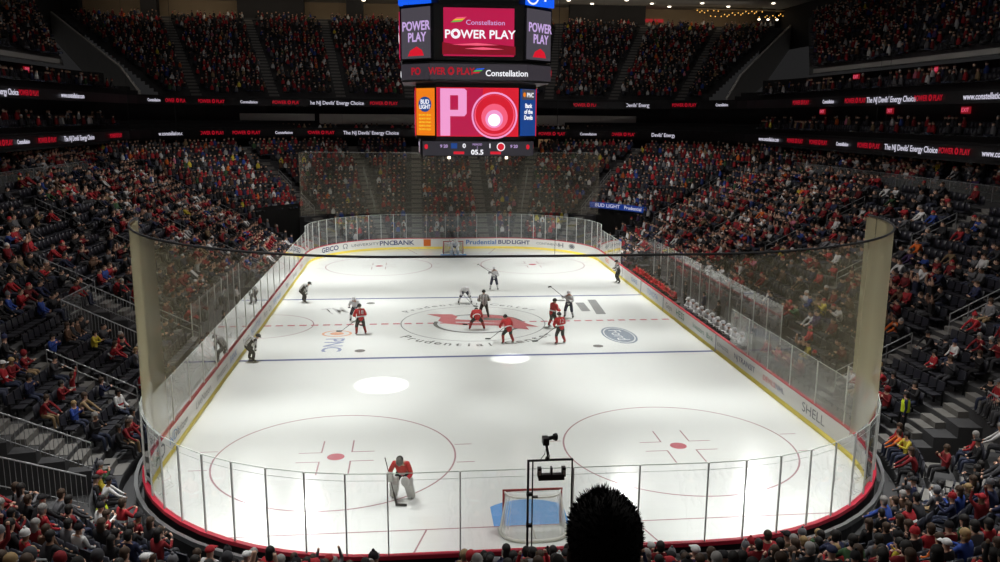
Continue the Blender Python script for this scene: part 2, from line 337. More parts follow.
P2('ice_slash_emblem', [(7.55,5.3),(8.15,5.3),(8.1,2.6),(7.5,2.6)], M['ink'], .006); P2('ice_slash_emblem', [(8.6,6.2),(9.2,6.2),(8.95,1.7),(8.3,1.7)], M['ink'], .006)
ice_text('TM', -8.9, 3.8, 2.6, mat('faded_ink', srgb(198, 200, 199), .2), .35, .42, .03)

# ------------------------------------------------------------------ dasher boards and glass
BD = thing('dasher_boards', 'white rink boards with yellow kickplate, red cap rail and advertising round the ice', 'rink boards')
ring_strip('board_panel', M['board'], [(0.0, .2), (0.0, 1.02)], parent=BD, smooth=True)
ring_strip('kickplate', M['kick'], [(-.012, 0.0), (-.012, .22), (0.0, .22)], parent=BD, smooth=True)
ring_strip('cap_rail', M['cap'], [(-.012, 1.02), (-.012, 1.055), (0.0, 1.07), (.15, 1.07), (.16, .96)], parent=BD)
ring_strip('trim_boards_ledge', M['steel'], [(.30, .70), (.30, .86), (.42, .86), (.42, .70)])['kind'] = 'structure'
ring_strip('board_backing', M['dark'], [(.13, .99), (.13, 0.0)], parent=BD)
for y in (7.9, 2.2, -7.9, 13.6):
    MB().box((HW-.015, y, .56), (.03, .10, .96)).build('bench_gate', M['steel'], BD)
def board_ad(body, seg, u, size, m, sx=1.0, z=.62, bold=0.0):
    words = body.split(' '); L = seg_len(seg, 0)
    if len(words) > 1:
        ws = [len(w_)*size*.66 for w_ in words]; tot = sum(ws)+size*.35*(len(ws)-1); a = -tot/2
        for w_, ww in zip(words, ws): board_ad(w_, seg, u-(a+ww/2)/L, size, m, sx, z, bold); a += ww+size*.35
        return
    o = wall_text(body, (0,0,0), (0,0,1), size, m, BD, 'board_lettering', sx=1, bold=bold, up=Vector((0,1,0)), ext=0.0)
    o.matrix_basis = Matrix.Identity(4); i0 = SEG.index(seg)
    for v in o.data.vertices:                       # bend the letters along the boards
        uu = u-v.co.x*sx/L; sg = seg
        if uu < 0: sg = SEG[i0-1]; uu = 1+uu*L/seg_len(sg, 0)
        elif uu > 1: sg = SEG[(i0+1) % 8]; uu = (uu-1)*L/seg_len(sg, 0)
        x, y, nx, ny = seg_pos(sg, uu, -.02); v.co = (x, y, z+v.co.y)
grey = mat('ad_grey', srgb(120,124,130), .5); adred = mat('ad_red', srgb(200,50,60), .5); adnavy = mat('ad_navy', srgb(60,72,120), .5); adgreen = mat('ad_green', srgb(20,120,90), .5); adorange = mat('ad_orange', srgb(230,120,50), .5); adblue = mat('ad_blue', srgb(90,140,200), .5)
board_ad('AD', 'L', .995, .72, grey, 1.2, bold=.01); board_ad('NDL', 'L', .952, .55, adblue, 1.3)
for y, t, m_ in ((-18.8, 'verizon', grey), (-15.2, 'LiveNation', grey), (-11.5, 'Investors', grey), (-8.9, 'BANK', adblue), (-5.5, 'Toyota', grey), (-2.5, 'NJ LOTTERY', adblue), (1.5, 'Party City', grey), (5.5, 'RWJ Health', adblue), (10, 'Pepsi', adnavy), (14, 'Samsung', grey), (18, 'Devils', adred)):
    board_ad(t, 'L', uy('L', y), .5, m_, 1.25)
for y, t, m_, s_ in ((-19.6, 'SHELL', grey, .6), (-16.3, 'NHL', adnavy, .36), (-15.1, 'DEVILS', adred, .36), (-12.0, 'NJ TRANSIT', adnavy, .42), (-9.0, 'covanta', grey, .42), (-5.6, 'Investors Bank', adgreen, .42), (-1.5, 'HESS', adgreen, .6), (.9, 'Goya', grey, .5), (4.8, 'TOYOTA', adblue, .5), (9.8, 'CHASE', adblue, .45), (15, 'verizon', grey, .5), (19, 'PSEG', adorange, .5)):
    board_ad(t, 'R', uy('R', y), s_, m_, 1.3)
board_ad('GEICO', 'FL', .62, .62, adnavy, 1.3, bold=.012); board_ad('Ω', 'FL', .47, .62, grey, 1.4); board_ad('UNIVERSITY', 'FL', .31, .36, grey, 1.5);
for x, t, m_, s_ in ((-5.4, 'PNC BANK', adnavy, .62), (2.9, 'Prudential', adblue, .62), (6.2, 'BUD LIGHT', adnavy, .54)):
    board_ad(t, 'F', (4.42-x)/8.84, s_, m_, 1.2, bold=.01)
MB().box((-2.4, HL-.02, .62), (.7, .02, .66)).build('board_emblem', adorange, BD)
board_ad('CONTINENTAL', 'FR', .60, .30, grey, 1.3); board_ad('◉', 'FR', .40, .6, grey, 1.6); board_ad('H', 'FR', .5, .6, grey, 1.6)
x, y, nx, ny = seg_pos('NR', .80, -.015)
for rr, m_ in ((.46, adnavy), (.36, M['board'])):
    b = MB(); vs = []
    t_ = Vector((-ny, nx, 0)); o_ = Vector((x-nx*(.01 if rr < .4 else 0), y-ny*(.01 if rr < .4 else 0), .6))
    b.add([o_+t_*rr*1.5*math.cos(a)+Vector((0,0,1))*rr*.85*math.sin(a) for a in np.linspace(0, 2*PI, 29)[:-1]], [tuple(range(28))]); b.build('board_emblem', m_, BD)

RG = thing('rink_glass', 'clear glass panes with slim posts standing on the rink boards', 'rink glass')
stations = []      # (seg, u)
for x in (-5.49, -4.35, -2.48, -.6, .62, 2.48, 4.35, 5.49):
    pass
def arc_u(L, d=0.06): return L/((RR+d)*PI/2)
endx = [-2.48, -.62, .62, 2.48, 4.35]
seq = []
def add_arc(seg, us): seq.extend((seg, u) for u in us)
side = np.linspace(0.0, 1.0, 19)[:-1]
seq += [('R', float(u)) for u in side]
add_arc('FR', [i/11 for i in range(11)])
seq += [('F', u) for u in (0.0, .22, .43, .57, .78)]
add_arc('FL', [i/11 for i in range(11)])
seq += [('L', float(u)) for u in side]
add_arc('NL', [i/12 for i in range(12)])
seq += [('N', u) for u in (0.0, .22, .43, .57, .78)]
add_arc('NR', [i/12 for i in range(12)])
def gheight(seg, u):
    if seg == 'R': return 1.07+1.85 if True else 0
    if seg == 'L': return 1.07+1.85
    return 3.42
for i, (sg, u) in enumerate(seq):
    x, y, nx, ny = seg_pos(sg, u, .07); s2, u2 = seq[(i+1) % len(seq)]; x2, y2, _, _ = seg_pos(s2, u2, .07)
    if sg == 'R' and -9.8 < (y+y2)/2 < 14.6: continue      # open above the team benches
    h = gheight(sg, (u+u2)/2); hp = gheight(sg, u)
    if u == 0.0: hp = 3.42
    b = MB().box((x, y, (1.0+hp)/2), (.05, .035, hp-1.0), rz=math.atan2(ny, nx)); b.build('post', M['post'], RG)
    a, c = Vector((x, y, 0)), Vector((x2, y2, 0)); t = (c-a).normalized(); n = Vector((t.y, -t.x, 0))*.006
    a = a+t*.02; c = c-t*.02
    b = MB().quad((*a.xy, 1.07), (*c.xy, 1.07), (*c.xy, h), (*a.xy, h)); g = b.build('glass_pane', M['glass'], RG)
    MB().tube([(*a.xy, h), (*c.xy, h)], .013, 4).build('edge_strip', M['glassedge'], g)
    if sg in ('N', 'NL', 'NR'): MB().tube([(*a.xy, h-.2), (*c.xy, h-.2)], .006, 4).build('edge_strip', M['glassedge'], g)

# ------------------------------------------------------------------ safety nets hung round both ends
def end_net(s, label, m, m2=None):
    T = thing('safety_net', label, 'safety net', group='spectator safety nets')
    P = []
    cx, cy = HW-RR, HL-RR; r = RR-.02
    for i in range(25): a = .07+(PI/2-.07)*i/24; P.append((cx+r*math.cos(a), cy+r*math.sin(a)))
    P = P
    P = P + [(cx-2*cx*t, HL-.02) for t in (.25, .5, .75)] + [(-x, y) for x, y in reversed(P)]
    if s > 0: P = [(14.35, 29.6), (14.1, 30.3), (13.4, 30.85)] + [(12.4-24.8*i/12, 31.1) for i in range(13)] + [(-13.4, 30.85), (-14.1, 30.3), (-14.35, 29.6)]
    P = [(x, y*s) for x, y in P]; n = len(P); b = MB(); zs = (3.4, 5.3, 7.3, 9.25)
    top = lambda i: 9.25+.12*abs(math.cos(PI*i/(n-1)))
    vs = []
    for i, (x, y) in enumerate(P):
        for k, z in enumerate(zs): vs.append((x, y, z if k < 3 else top(i)))
    fs = [(i*4+k, (i+1)*4+k, (i+1)*4+k+1, i*4+k+1) for i in range(n-1) for k in range(3)]
    b.add(vs, fs); b.build('netting', m, T, smooth=True)
    MB().tube([(x, y, top(i)) for i, (x, y) in enumerate(P)], .035 if s < 0 else .02, 6).build('top_cable', M['blackmetal'] if s < 0 else M['rail'], T)
    if s < 0:
        for t_ in (-1, 1):                          # netting gathered in folds at both ends
            q = MB(); A_ = [.07+.26*i/12 for i in range(13)]
            for i, a in enumerate(A_):
                rr = r-.05-.03*(i % 2); x_, y_ = t_*(cx+rr*math.cos(a)), -(cy+rr*math.sin(a)); q.v += [(x_, y_, 3.4), (x_, y_, 9.3)]
            q.f = [(2*i, 2*i+2, 2*i+3, 2*i+1) for i in range(12)]; q.m = [0]*12; q.build('gathered_netting', m2, T, smooth=True)
    for i in (0, n//4, n//2, 3*n//4, n-1):
        MB().tube([(P[i][0], P[i][1], top(i)), (P[i][0], P[i][1], 31)], .006, 4).build('suspension_wire', M['blackmetal'], T)
    return T
end_net(-1, 'tan safety netting hanging from a black cable behind the near goal', M['netting'], M['netfold'])
end_net(1, 'tan safety netting hanging behind the far goal below the scoreboard', M['netfar'])

# ------------------------------------------------------------------ stands: stepped concrete
TR = .85
ROWS = [(.95+TR*k, .42+.42*k) for k in range(18)]                       # (d, z) lower section
UROWS = [(17.9+TR*k, 8.0+.32*k) for k in range(4)]                      # behind the cross aisle
AISLES = {'R': [uy('R', y) for y in (-17.3, -7, 3, 13)], 'L': [uy('L', y) for y in (-17.3, -7, 3, 13)],
          'FR': [.16, .58, .86], 'FL': [.14, .42, .84], 'F': [.12, .88], 'N': [.12, .88], 'NL': [.04, .36, .70], 'NR': [.30, .64, .96]}
# openings: (segment, u0, u1, row0, row1) with rows removed
HOLES = [('NL', .10, .28, 1, 4), ('NR', .76, .88, 1, 3), ('FR', .27, .52, 0, 6), ('FL', .48, .73, 0, 6),
         ('R', uy('R', -10.5), uy('R', 15), 0, 2), ('L', uy('L', 8), uy('L', -6.5), 0, 1), ('L', uy('L', -8.5), uy('L', -12), 3, 6)]
def in_hole(seg, u, k, pad=0.0):
    for s, a, c, r0, r1 in HOLES:
        if s == seg and a-pad <= u <= c+pad and r0 <= k <= r1: return True
    return False
def build_tiers():
    b = MB()
    for seg in SEG:
        cuts = sorted(set([0.0, 1.0] + [v for s, a, c, _, _ in HOLES if s == seg for v in (a, c)] + ([i/16 for i in range(17)] if len(seg) == 2 else [])))
        for a, c in zip(cuts[:-1], cuts[1:]):
            um = (a+c)/2
            for k, (d, z) in enumerate(ROWS):
                zp = ROWS[k-1][1] if k else -.02
                if in_hole(seg, um, k):
                    continue
                if in_hole(seg, um, k-1) or (k == 0): zp = -.02
                A, C = seg_pos(seg, a, d), seg_pos(seg, c, d); A2, C2 = seg_pos(seg, a, d+TR), seg_pos(seg, c, d+TR)
                b.quad((A[0],A[1],z), (C[0],C[1],z), (C2[0],C2[1],z), (A2[0],A2[1],z))
                b.quad((A[0],A[1],zp), (C[0],C[1],zp), (C[0],C[1],z), (A[0],A[1],z))
            # cross aisle, wall and upper rows
            prof = [(16.35, ROWS[-1][1]), (16.35, 7.6), (17.5, 7.6), (17.5, 8.0), (17.9, 8.0)]
            for k, (d, z) in enumerate(UROWS): prof += [(d, z), (d+TR, z)]
            prof += [(21.3, UROWS[-1][1]), (26.6, UROWS[-1][1])]
            for (d0, z0), (d1, z1) in zip(prof[:-1], prof[1:]):
                if d0 == d1 and z0 == z1: continue
                A, C, C2, A2 = seg_pos(seg, a, d0), seg_pos(seg, c, d0), seg_pos(seg, c, d1), seg_pos(seg, a, d1)
                b.quad((A[0],A[1],z0), (C[0],C[1],z0), (C2[0],C2[1],z1), (A2[0],A2[1],z1))
        # side walls of openings
        for s, a, c, r0, r1 in HOLES:
            if s != seg: continue
            for u in (a, c):
                for k in range(r0, r1+1):
                    d, z = ROWS[k]; A, A2 = seg_pos(seg, u, d), seg_pos(seg, u, d+TR)
                    b.quad((A[0],A[1],-.02), (A2[0],A2[1],-.02), (A2[0],A2[1],z), (A[0],A[1],z))
    o = b.build('floor_seating_tiers', M['concrete']); o['kind'] = 'structure'
build_tiers()
# aisle steps
b = MB()
def aisle_steps(b, seg, u, rows):
    for k in rows:
        d, z = ROWS[k] if k < 18 else UROWS[k-18]
        if k < 18 and in_hole(seg, u, k): continue
        for j in range(2):
            dd = d+TR*(j*.5)+.21; zz = z+.22*j
            x, y, nx, ny = seg_pos(seg, u, dd)
            b.box((x, y, zz+.012-(.0 if j == 0 else .11)), (.40, 1.05, .02 if j == 0 else .24), rz=math.atan2(ny, nx))
for seg in SEG:
    for u in AISLES[seg]: aisle_steps(b, seg, u, range(22))
b.build('floor_aisle_steps', M['stepc'])['kind'] = 'structure'

# handrails down the aisles
SIDE_WORD = {'R': 'bench-side stand', 'L': 'penalty-box stand', 'NL': 'penalty-box corner near the goalie', 'NR': 'bench-side corner near the goalie', 'FR': 'bench-side corner by the far goal', 'FL': 'penalty-box corner by the far goal', 'F': 'stand behind the far goal', 'N': 'stand behind the near goal'}
NUM = 'first second third fourth fifth sixth seventh eighth ninth tenth eleventh twelfth thirteenth fourteenth fifteenth sixteenth seventeenth eighteenth nineteenth twentieth twenty-first twenty-second twenty-third twenty-fourth twenty-fifth twenty-sixth twenty-seventh twenty-eighth twenty-ninth thirtieth'.split()
NUM += ['thirty-'+n for n in NUM[:9]] + ['fortieth'] + ['forty-'+n for n in NUM[:9]] + ['fiftieth'] + ['fifty-'+n for n in NUM[:9]] + ['sixtieth'] + ['sixty-'+n for n in NUM[:9]] + ['seventieth'] + ['seventy-'+n for n in NUM[:9]]
def handrail(seg, u, k0, k1, off=0.0):
    uu = u+off/seg_len(seg, 5)
    T = thing('handrail', f'steel aisle handrail from {NUM[k0]} row, {NUM[AISLES[seg].index(u)]} aisle, {SIDE_WORD[seg]}', 'handrail', group='aisle handrails')
    pts = []
    for k in (k0, k1): d, z = ROWS[k]; x, y, _, _ = seg_pos(seg, uu, d+.3); pts.append(Vector((x, y, z)))
    a, c = pts; n = 4
    for h in (.92, .55): MB().tube([a+Vector((0,0,h)), c+Vector((0,0,h))], .026, 6).build('rail_bar', M['rail'], T)
    for i in range(n):
        p = a.lerp(c, i/(n-1)); MB().tube([p+Vector((0,0,-.05)), p+Vector((0,0,.92))], .024, 6).build('post', M['rail'], T)
for seg in ('L', 'R'):
    for ui, u in enumerate(AISLES[seg]):
        for k0, k1 in ((1, 5), (7, 10), (12, 15)):
            if in_hole(seg, u, k0): continue
            handrail(seg, u, k0, k1)
for seg in ('NL', 'NR', 'FL', 'FR'):
    for u in AISLES[seg]:
        for k0, k1 in ((6, 9), (11, 14)):
            handrail(seg, u, k0, k1)
# guard rails with bars round the openings
def bar_fence(seg, u0, u1, d, z, label, h=1.0, ends=None):
    T = thing('guard_railing', label, 'railing', group='barred railings round the entry openings')
    n = max(3, int(seg_len(seg, d)*(u1-u0)/.14)); top = []; b = MB()
    for i in range(n+1):
        x, y, _, _ = seg_pos(seg, u0+(u1-u0)*i/n, d); top.append((x, y, z+h)); b.tube([(x, y, z), (x, y, z+h)], .011, 4)
    b.build('baluster_frame', M['rail'], T); MB().tube(top, .028, 6).build('top_rail', M['rail'], T)
    MB().tube([(p[0], p[1], z+.1) for p in top], .018, 5).build('bottom_rail', M['rail'], T)
def bar_fence_radial(seg, u, k0, k1, label, h=1.0):
    T = thing('guard_railing', label, 'railing', group='barred railings round the entry openings'); top = []; b = MB(); low = []
    d0, z0 = ROWS[k0]; d1, z1 = ROWS[k1]; n = int((d1-d0)/.14)
    for i in range(n+1):
        t = i/n; x, y, _, _ = seg_pos(seg, u, d0+(d1-d0)*t); z = z0+(z1-z0)*t; top.append((x, y, z+h)); low.append((x, y, z+.08)); b.tube([(x, y, z), (x, y, z+h)], .011, 4)
    b.build('baluster_frame', M['rail'], T); MB().tube(top, .028, 6).build('top_rail', M['rail'], T); MB().tube(low, .018, 5).build('bottom_rail', M['rail'], T)
for seg, a, c, r0, r1 in HOLES:
    if seg in ('NL', 'NR') or (seg in ('L','R') and r0 == 3):
        bar_fence(seg, a, c, ROWS[r1][0]+TR+.03, ROWS[r1+1][1], f'barred steel railing above the entry opening, {SIDE_WORD[seg]}' + (' low down' if r0 == 0 else ''))
        for u, w in ((a, 'one'), (c, 'other')) if seg != 'NR' else (): bar_fence_radial(seg, u, r0, r1+1, f'sloping barred railing on the {w} side of the entry opening, {SIDE_WORD[seg]}')
# steps seen inside the bench-side corner opening
b = MB()
for k in range(5):
    x, y, nx, ny = seg_pos('NR', .80, 1.9+k*.55); b.box((x, y, .10+.16*k), (.62, 1.5, .2+.32*k), rz=math.atan2(ny, nx))
b.build('floor_portal_steps', M['stepc'])['kind'] = 'structure'
# glazed rail along the cross aisle
def cross_rail(seg, u0, u1, label):
    T = thing('cross_aisle_rail', label, 'railing', group='glazed railings above the cross aisle'); L = seg_len(seg, 17.6)*(u1-u0); n = max(2, int(L/2.0)); top = []
    for i in range(n+1):
        x, y, _, _ = seg_pos(seg, u0+(u1-u0)*i/n, 17.6); top.append((x, y, 8.95)); MB().tube([(x, y, 8.0), (x, y, 8.95)], .025, 5).build('post', M['rail'], T)
    MB().tube(top, .03, 6).build('top_rail', M['rail'], T)
    for a_, c_ in zip(top[:-1], top[1:]): MB().quad((a_[0],a_[1],8.05), (c_[0],c_[1],8.05), (c_[0],c_[1],8.9), (a_[0],a_[1],8.9)).build('glass_pane', M['glass'], T)
cross_rail('R', .25, 1.0, 'glazed steel railing along the cross aisle high in the bench-side stand')
cross_rail('L', 0.0, .75, 'glazed steel railing along the cross aisle high in the penalty-box stand')

# blue LED fascia and dark lining at the far corner tunnels
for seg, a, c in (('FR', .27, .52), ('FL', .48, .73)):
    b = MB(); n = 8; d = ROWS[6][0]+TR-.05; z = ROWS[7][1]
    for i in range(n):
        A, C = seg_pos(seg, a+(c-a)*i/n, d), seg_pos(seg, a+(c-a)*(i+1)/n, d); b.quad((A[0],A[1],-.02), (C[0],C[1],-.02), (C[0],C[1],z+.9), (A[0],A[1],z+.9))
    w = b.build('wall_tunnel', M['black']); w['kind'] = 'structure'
    if seg == 'FR':
        T = thing('led_banner', 'blue LED banner with white lettering over the far corner tunnel', 'LED banner')
        b = MB()
        for i in range(n):
            A, C = seg_pos(seg, a-.03+(c-a+.06)*i/n, d-.12), seg_pos(seg, a-.03+(c-a+.06)*(i+1)/n, d-.12); b.quad((A[0],A[1],z+.35), (C[0],C[1],z+.35), (C[0],C[1],z+.95), (A[0],A[1],z+.95))
        b.build('led_face', glow('banner_blue', (14, 46, 118), .9), T)
        for t, u in (('BUD LIGHT', .46), ('Prudential', .32)):
            x, y, nx, ny = seg_pos(seg, u, d-.2); wall_text(t, (x, y, z+.65), (-nx,-ny,0), .5, M['twhite'], T, sx=1.2)

# ------------------------------------------------------------------ upper levels
RW, RL_, RRr = 32.0, 53.0, 18.0                # inner faces of the suite level
def ring2pos(side, t):                         # position on the fascia: side R/L by y, F by x
    return {'R': (RW, t, -1, 0), 'L': (-RW, t, 1, 0), 'F': (t, RL_, 0, -1)}[side]
far_only = lambda x, y: y > -40
def shell(name, m, prof, keep=far_only): o = ring_strip(name, m, prof, RW, RL_, RRr, 6, 14, keep=keep); o['kind'] = 'structure'; return o
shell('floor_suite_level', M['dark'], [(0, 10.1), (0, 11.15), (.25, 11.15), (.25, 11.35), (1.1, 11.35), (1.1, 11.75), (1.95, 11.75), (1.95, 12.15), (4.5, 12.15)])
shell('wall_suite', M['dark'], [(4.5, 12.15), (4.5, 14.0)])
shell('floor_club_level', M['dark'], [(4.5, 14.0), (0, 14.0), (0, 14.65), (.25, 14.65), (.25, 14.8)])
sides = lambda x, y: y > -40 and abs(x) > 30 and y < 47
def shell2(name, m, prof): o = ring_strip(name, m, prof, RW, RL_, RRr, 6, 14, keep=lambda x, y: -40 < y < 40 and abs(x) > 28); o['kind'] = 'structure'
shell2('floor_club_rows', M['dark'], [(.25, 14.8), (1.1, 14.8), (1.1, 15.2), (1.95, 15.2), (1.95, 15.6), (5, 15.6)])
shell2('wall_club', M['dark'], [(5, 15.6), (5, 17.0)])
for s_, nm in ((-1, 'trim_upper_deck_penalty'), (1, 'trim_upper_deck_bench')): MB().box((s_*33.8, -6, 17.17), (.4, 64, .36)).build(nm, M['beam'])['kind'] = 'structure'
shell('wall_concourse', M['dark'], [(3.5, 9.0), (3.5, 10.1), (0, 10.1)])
# pale parapet of the end suites
for x0, x1 in ((-28.3, -15.6), (-15.0, 26.0), (26.8, 33.7)):
    n = 1
    MB().box(((x0+x1)/2, 55.0, 12.35), (x1-x0, .25, 1.25)).build('wall_suite_parapet', M['pale'])['kind'] = 'structure'
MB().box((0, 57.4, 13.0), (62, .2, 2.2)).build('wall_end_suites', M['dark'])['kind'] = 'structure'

# end upper deck
EY0, EY1, EZ0, EZ1 = 53.6, 76.0, 15.0, 26.2
def ehalf(y): return 33+(52-33)*(y-EY0)/(EY1-EY0)
ER = 26; b = MB()
for k in range(ER):
    y0 = EY0+(EY1-EY0)*k/ER; y1 = EY0+(EY1-EY0)*(k+1)/ER; z = EZ0+(EZ1-EZ0)*k/ER; zp = z-(EZ1-EZ0)/ER; w0, w1 = ehalf(y0), ehalf(y1)
    b.quad((-w0,y0,z), (w0,y0,z), (w1,y1,z), (-w1,y1,z)); b.quad((-w0,y0,zp), (w0,y0,zp), (w0,y0,z), (-w0,y0,z))
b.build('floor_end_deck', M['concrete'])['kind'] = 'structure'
EA = [(-29, -38), (-20, -26.8), (-12.2, -16.2), (-4, -5.2), (4.5, 6), (13, 18), (21, 30.8), (29.5, 42.4)]
b = MB()
for xa, xb in EA:
    for k in range(ER*2):
        t = (k+.5)/(ER*2); b.box((xa+(xb-xa)*t, EY0+(EY1-EY0)*t, EZ0+(EZ1-EZ0)*(math.floor(k/2)/ER)+.02+(.1 if k % 2 else 0)), (1.1, .43, .04+(.2 if k % 2 else 0)))
b.build('floor_end_steps', M['stepc'])['kind'] = 'structure'
# diagonal parapet walls closing the end deck
for s in (-1, 1):
    b = MB(); p0, p1 = (33*s, 52.0), (52*s, 76.0)
    pts = [(33.6*s, 47.5, 14.6), (36*s, 52.5, 14.6), (53*s, 76, 25.6), (53*s, 76, 27.2), (34.0*s, 50.4, 17.0-.9), (32.2*s, 47.5, 15.4)]
    n = Vector((-(p1[1]-p0[1]), (p1[0]-p0[0]), 0)).normalized()*.3
    prof = [(0.0, 14.4, 15.2), (.16, 14.4, 18.1), (.5, 17.3, 21.9), (1.0, 24.3, 27.4)]
    A = Vector((33.4*s, 47.0, 0)); B = Vector((54.2*s, 76, 0)); vs = []
    for t, z0, z1 in prof:
        q = A.lerp(B, t)
        for o_ in (0, 1): vs += [(q.x+n.x*o_, q.y+n.y*o_, z0), (q.x+n.x*o_, q.y+n.y*o_, z1)]
    fs = []
    for i in range(3):
        a = i*4; fs += [(a, a+4, a+5, a+1), (a+2, a+3, a+7, a+6), (a+1, a+5, a+7, a+3)]
    fs += [(0,1,3,2), (12,14,15,13)]
    b.add(vs, fs).build('wall_end_parapet', M['pale'])['kind'] = 'structure'
# side upper decks
SX0, SX1, SZ0, SZ1, SR = 33.7, 52.0, 17.3, 27.0, 22
b = MB()
for s in (-1, 1):
    for k in range(SR):
        x0 = SX0+(SX1-SX0)*k/SR; x1 = SX0+(SX1-SX0)*(k+1)/SR; z = SZ0+(SZ1-SZ0)*k/SR; zp = z-(SZ1-SZ0)/SR
        ye = 27+(x0-SX0)*2.2; ye1 = 27+(x1-SX0)*2.2
        b.quad((s*x0,-40,z), (s*x0,ye,z), (s*x1,ye1,z), (s*x1,-40,z)); b.quad((s*x0,-40,zp), (s*x0,ye,zp), (s*x0,ye,z), (s*x0,-40,z))
b.build('floor_side_deck', M['concrete'])['kind'] = 'structure'
for nm, c, d in (('wall_penalty_side', (-52.6, 20, 28), (.5, 130, 10)), ('wall_bench_side', (52.6, 20, 28), (.5, 130, 10))): MB().box(c, d).build(nm, M['dark'])['kind'] = 'structure'
# concourse behind the end deck
MB().box((0, 80.2, 28.6), (110, .4, 6)).build('wall_far', M['beige'])['kind'] = 'structure'
MB().box((0, 78, 26.15), (106, 4.2, .3)).build('floor_end_concourse', M['concrete'])['kind'] = 'structure'
MB().box((0, 72.5, 29.30), (110, 15.6, .4)).build('ceiling_concourse', M['soffit'])['kind'] = 'structure'
MB().box((0, 64.5, 32.3), (110, .4, 6.4)).build('wall_ceiling_drop', M['dark'])['kind'] = 'structure'
MB().box((0, 15, 36), (130, 150, .4)).build('ceiling', M['black'])['kind'] = 'structure'
for x0, x1 in ((-28.3, -19), (-13, -10.6), (19.6, 31)): MB().box(((x0+x1)/2, 77.0, 27.9), (x1-x0, 1.2, 3.2)).build('wall_concourse_block', M['dark'])['kind'] = 'structure'
for x in (-40.5, -51, 50): MB().box((x, 77.3, 28), (2.2, 1.5, 3.6)).build('pillar', M['dark'])['kind'] = 'structure'
lab = 0
for i, x in enumerate([-47, -36.5, -32, -27.5, -23, -19, -14.5, -10.5, -6, -1, 4, 9.5, 14, 18.5, 22.5, 26.5, 31, 34.5, 38, 43, 48]):
    y = 70.2+(i*37 % 5)*1.5
    T = thing('downlight', f'round ceiling downlight, {NUM[i]} in the row over the far concourse', 'ceiling light', (x, y, 29.03), group='downlights over the far concourse')
    MB().ellipsoid((0,0,0), (.28,.28,.12), 10, 4).build('lens', M['ledbulb'], T); MB().tube([(0.2*math.cos(a), .2*math.sin(a), 0) for a in np.linspace(0, 2*PI, 13)[:-1]], .03, 5, closed=True).build('trim_ring', M['soffit'], T)
area((0, 74, 28.95), (0, 78, 26.4), 520, 90, 3, (1, .82, .6), 'concourse_light')
area((0, 71, 27.6), (0, 72, 30), 120, 90, 3, (1, .9, .8), 'concourse_light')
T = thing('bar_light_canopy', 'warm string of small bulbs glowing over the far concourse bar', 'bar lights', (46, 76.6, 28.3))
MB().box((0, .3, .5), (15, 1.6, .12)).build('canopy', M['beige'], T)
for i in range(34): MB().ellipsoid((-7.2+14.4*((i*13) % 34)/34, -.4+.2*(i % 3), .30-.26*(i % 4)), (.09,.09,.09), 6, 4).build('bulb', M['warm'], T)
for i in range(3): MB().ellipsoid((2.2+i*1.4, -1, -.9), (.22,.22,.14), 8, 4).build('bulb', M['ledbulb'], T)
T = thing('concession_sign', 'small glowing red neon sign above the far stand', 'sign', (32.5, 79.93, 27.4)); MB().box((0,0,0), (4.5,.12,.5)).build('sign_face', glow('neon_red', (150, 30, 34), .8), T)
# lit doorways and dim windows at the back of the concourse under the lower ribbon
for i, (x, w) in enumerate(((24.5, 1.6), (29, 2.4), (-25, 1.4), (13, 1.5), (35, 1.2))):
    T = thing('lit_doorway', f'warm lit doorway at the top of the far stand, {NUM[i]} opening', 'doorway', (x, 56.3 if abs(x) < 30 else 50.5, 9.9), group='lit doorways at the top of the far stand'); MB().box((0,0,0), (w,.1,1.9)).build('door_opening', M['door'], T); MB().box((0,-.06,1.0), (w+.3,.12,.12)).build('lintel', M['dark'], T)

# ribbon boards
def ribbon(label, z, h, entries):
    T = thing('ribbon_board', label, 'ribbon display', group='LED ribbon displays')
    P = ring_pts(RW-.12, RL_-.12, RRr-.12, 6, 14); n = len(P)
    b = MB(); vs = []; fs = []
    for x, y, nx, ny in P: vs += [(x, y, z-h/2-.1), (x, y, z+h/2+.1), (x+nx*.12, y+ny*.12, z+h/2+.1), (x+nx*.12, y+ny*.12, z-h/2-.1)]
    for i in range(n):
        j = (i+1) % n
        if P[i][1] < -42 or P[j][1] < -42: continue
        fs += [(i*4+a, j*4+a, j*4+(a+1) % 4, i*4+(a+1) % 4) for a in range(4)]
    b.add(vs, fs).build('led_face', M['screen_black'], T)
    for az, kind in entries:                    # az: bearing (deg) from the seat row of the lettering's start
        a = math.radians(az); dx, dy = math.sin(a), math.cos(a)
        # march out to the fascia
        lo = 30.0
        while True:
            px_, py_ = CAM_P[0]+dx*lo, CAM_P[1]+dy*lo
            qx = abs(px_)-(RW-RRr); qy = abs(py_)-(RL_-RRr)
            sd = math.hypot(max(qx,0), max(qy,0))+min(max(qx,qy),0)-RRr
            if sd > -.2 and py_ > -30: break
            lo += .05
        if qx > 0 and qy > 0: l_ = math.hypot(qx, qy); n_ = Vector((-qx/l_*math.copysign(1, px_), -qy/l_, 0))
        elif qx > qy: n_ = Vector((-math.copysign(1, px_), 0, 0))
        else: n_ = Vector((0,-1,0))
        body, m_, sx, sz = {'r': ('POWER \u25CE PLAY', M['tred'], .82, .56), 'e': ("The NJ Devils' Energy Choice", M['twhite'], .92, .6), 'w': ('www.constellation.com', M['twhite'], .92, .56), 'c': ('Constellation', M['twhite'], .85, .44)}[kind]
        wall_text(body, (px_+n_.x*.03, py_+n_.y*.03, z), n_, sz, m_, T, sx=sx, bold=.006)
    return T
def az_of(px): return math.degrees(math.atan((px-500)/FPX)+YAW)
def azs(L): return [(az_of(p), k) for p, k in L]
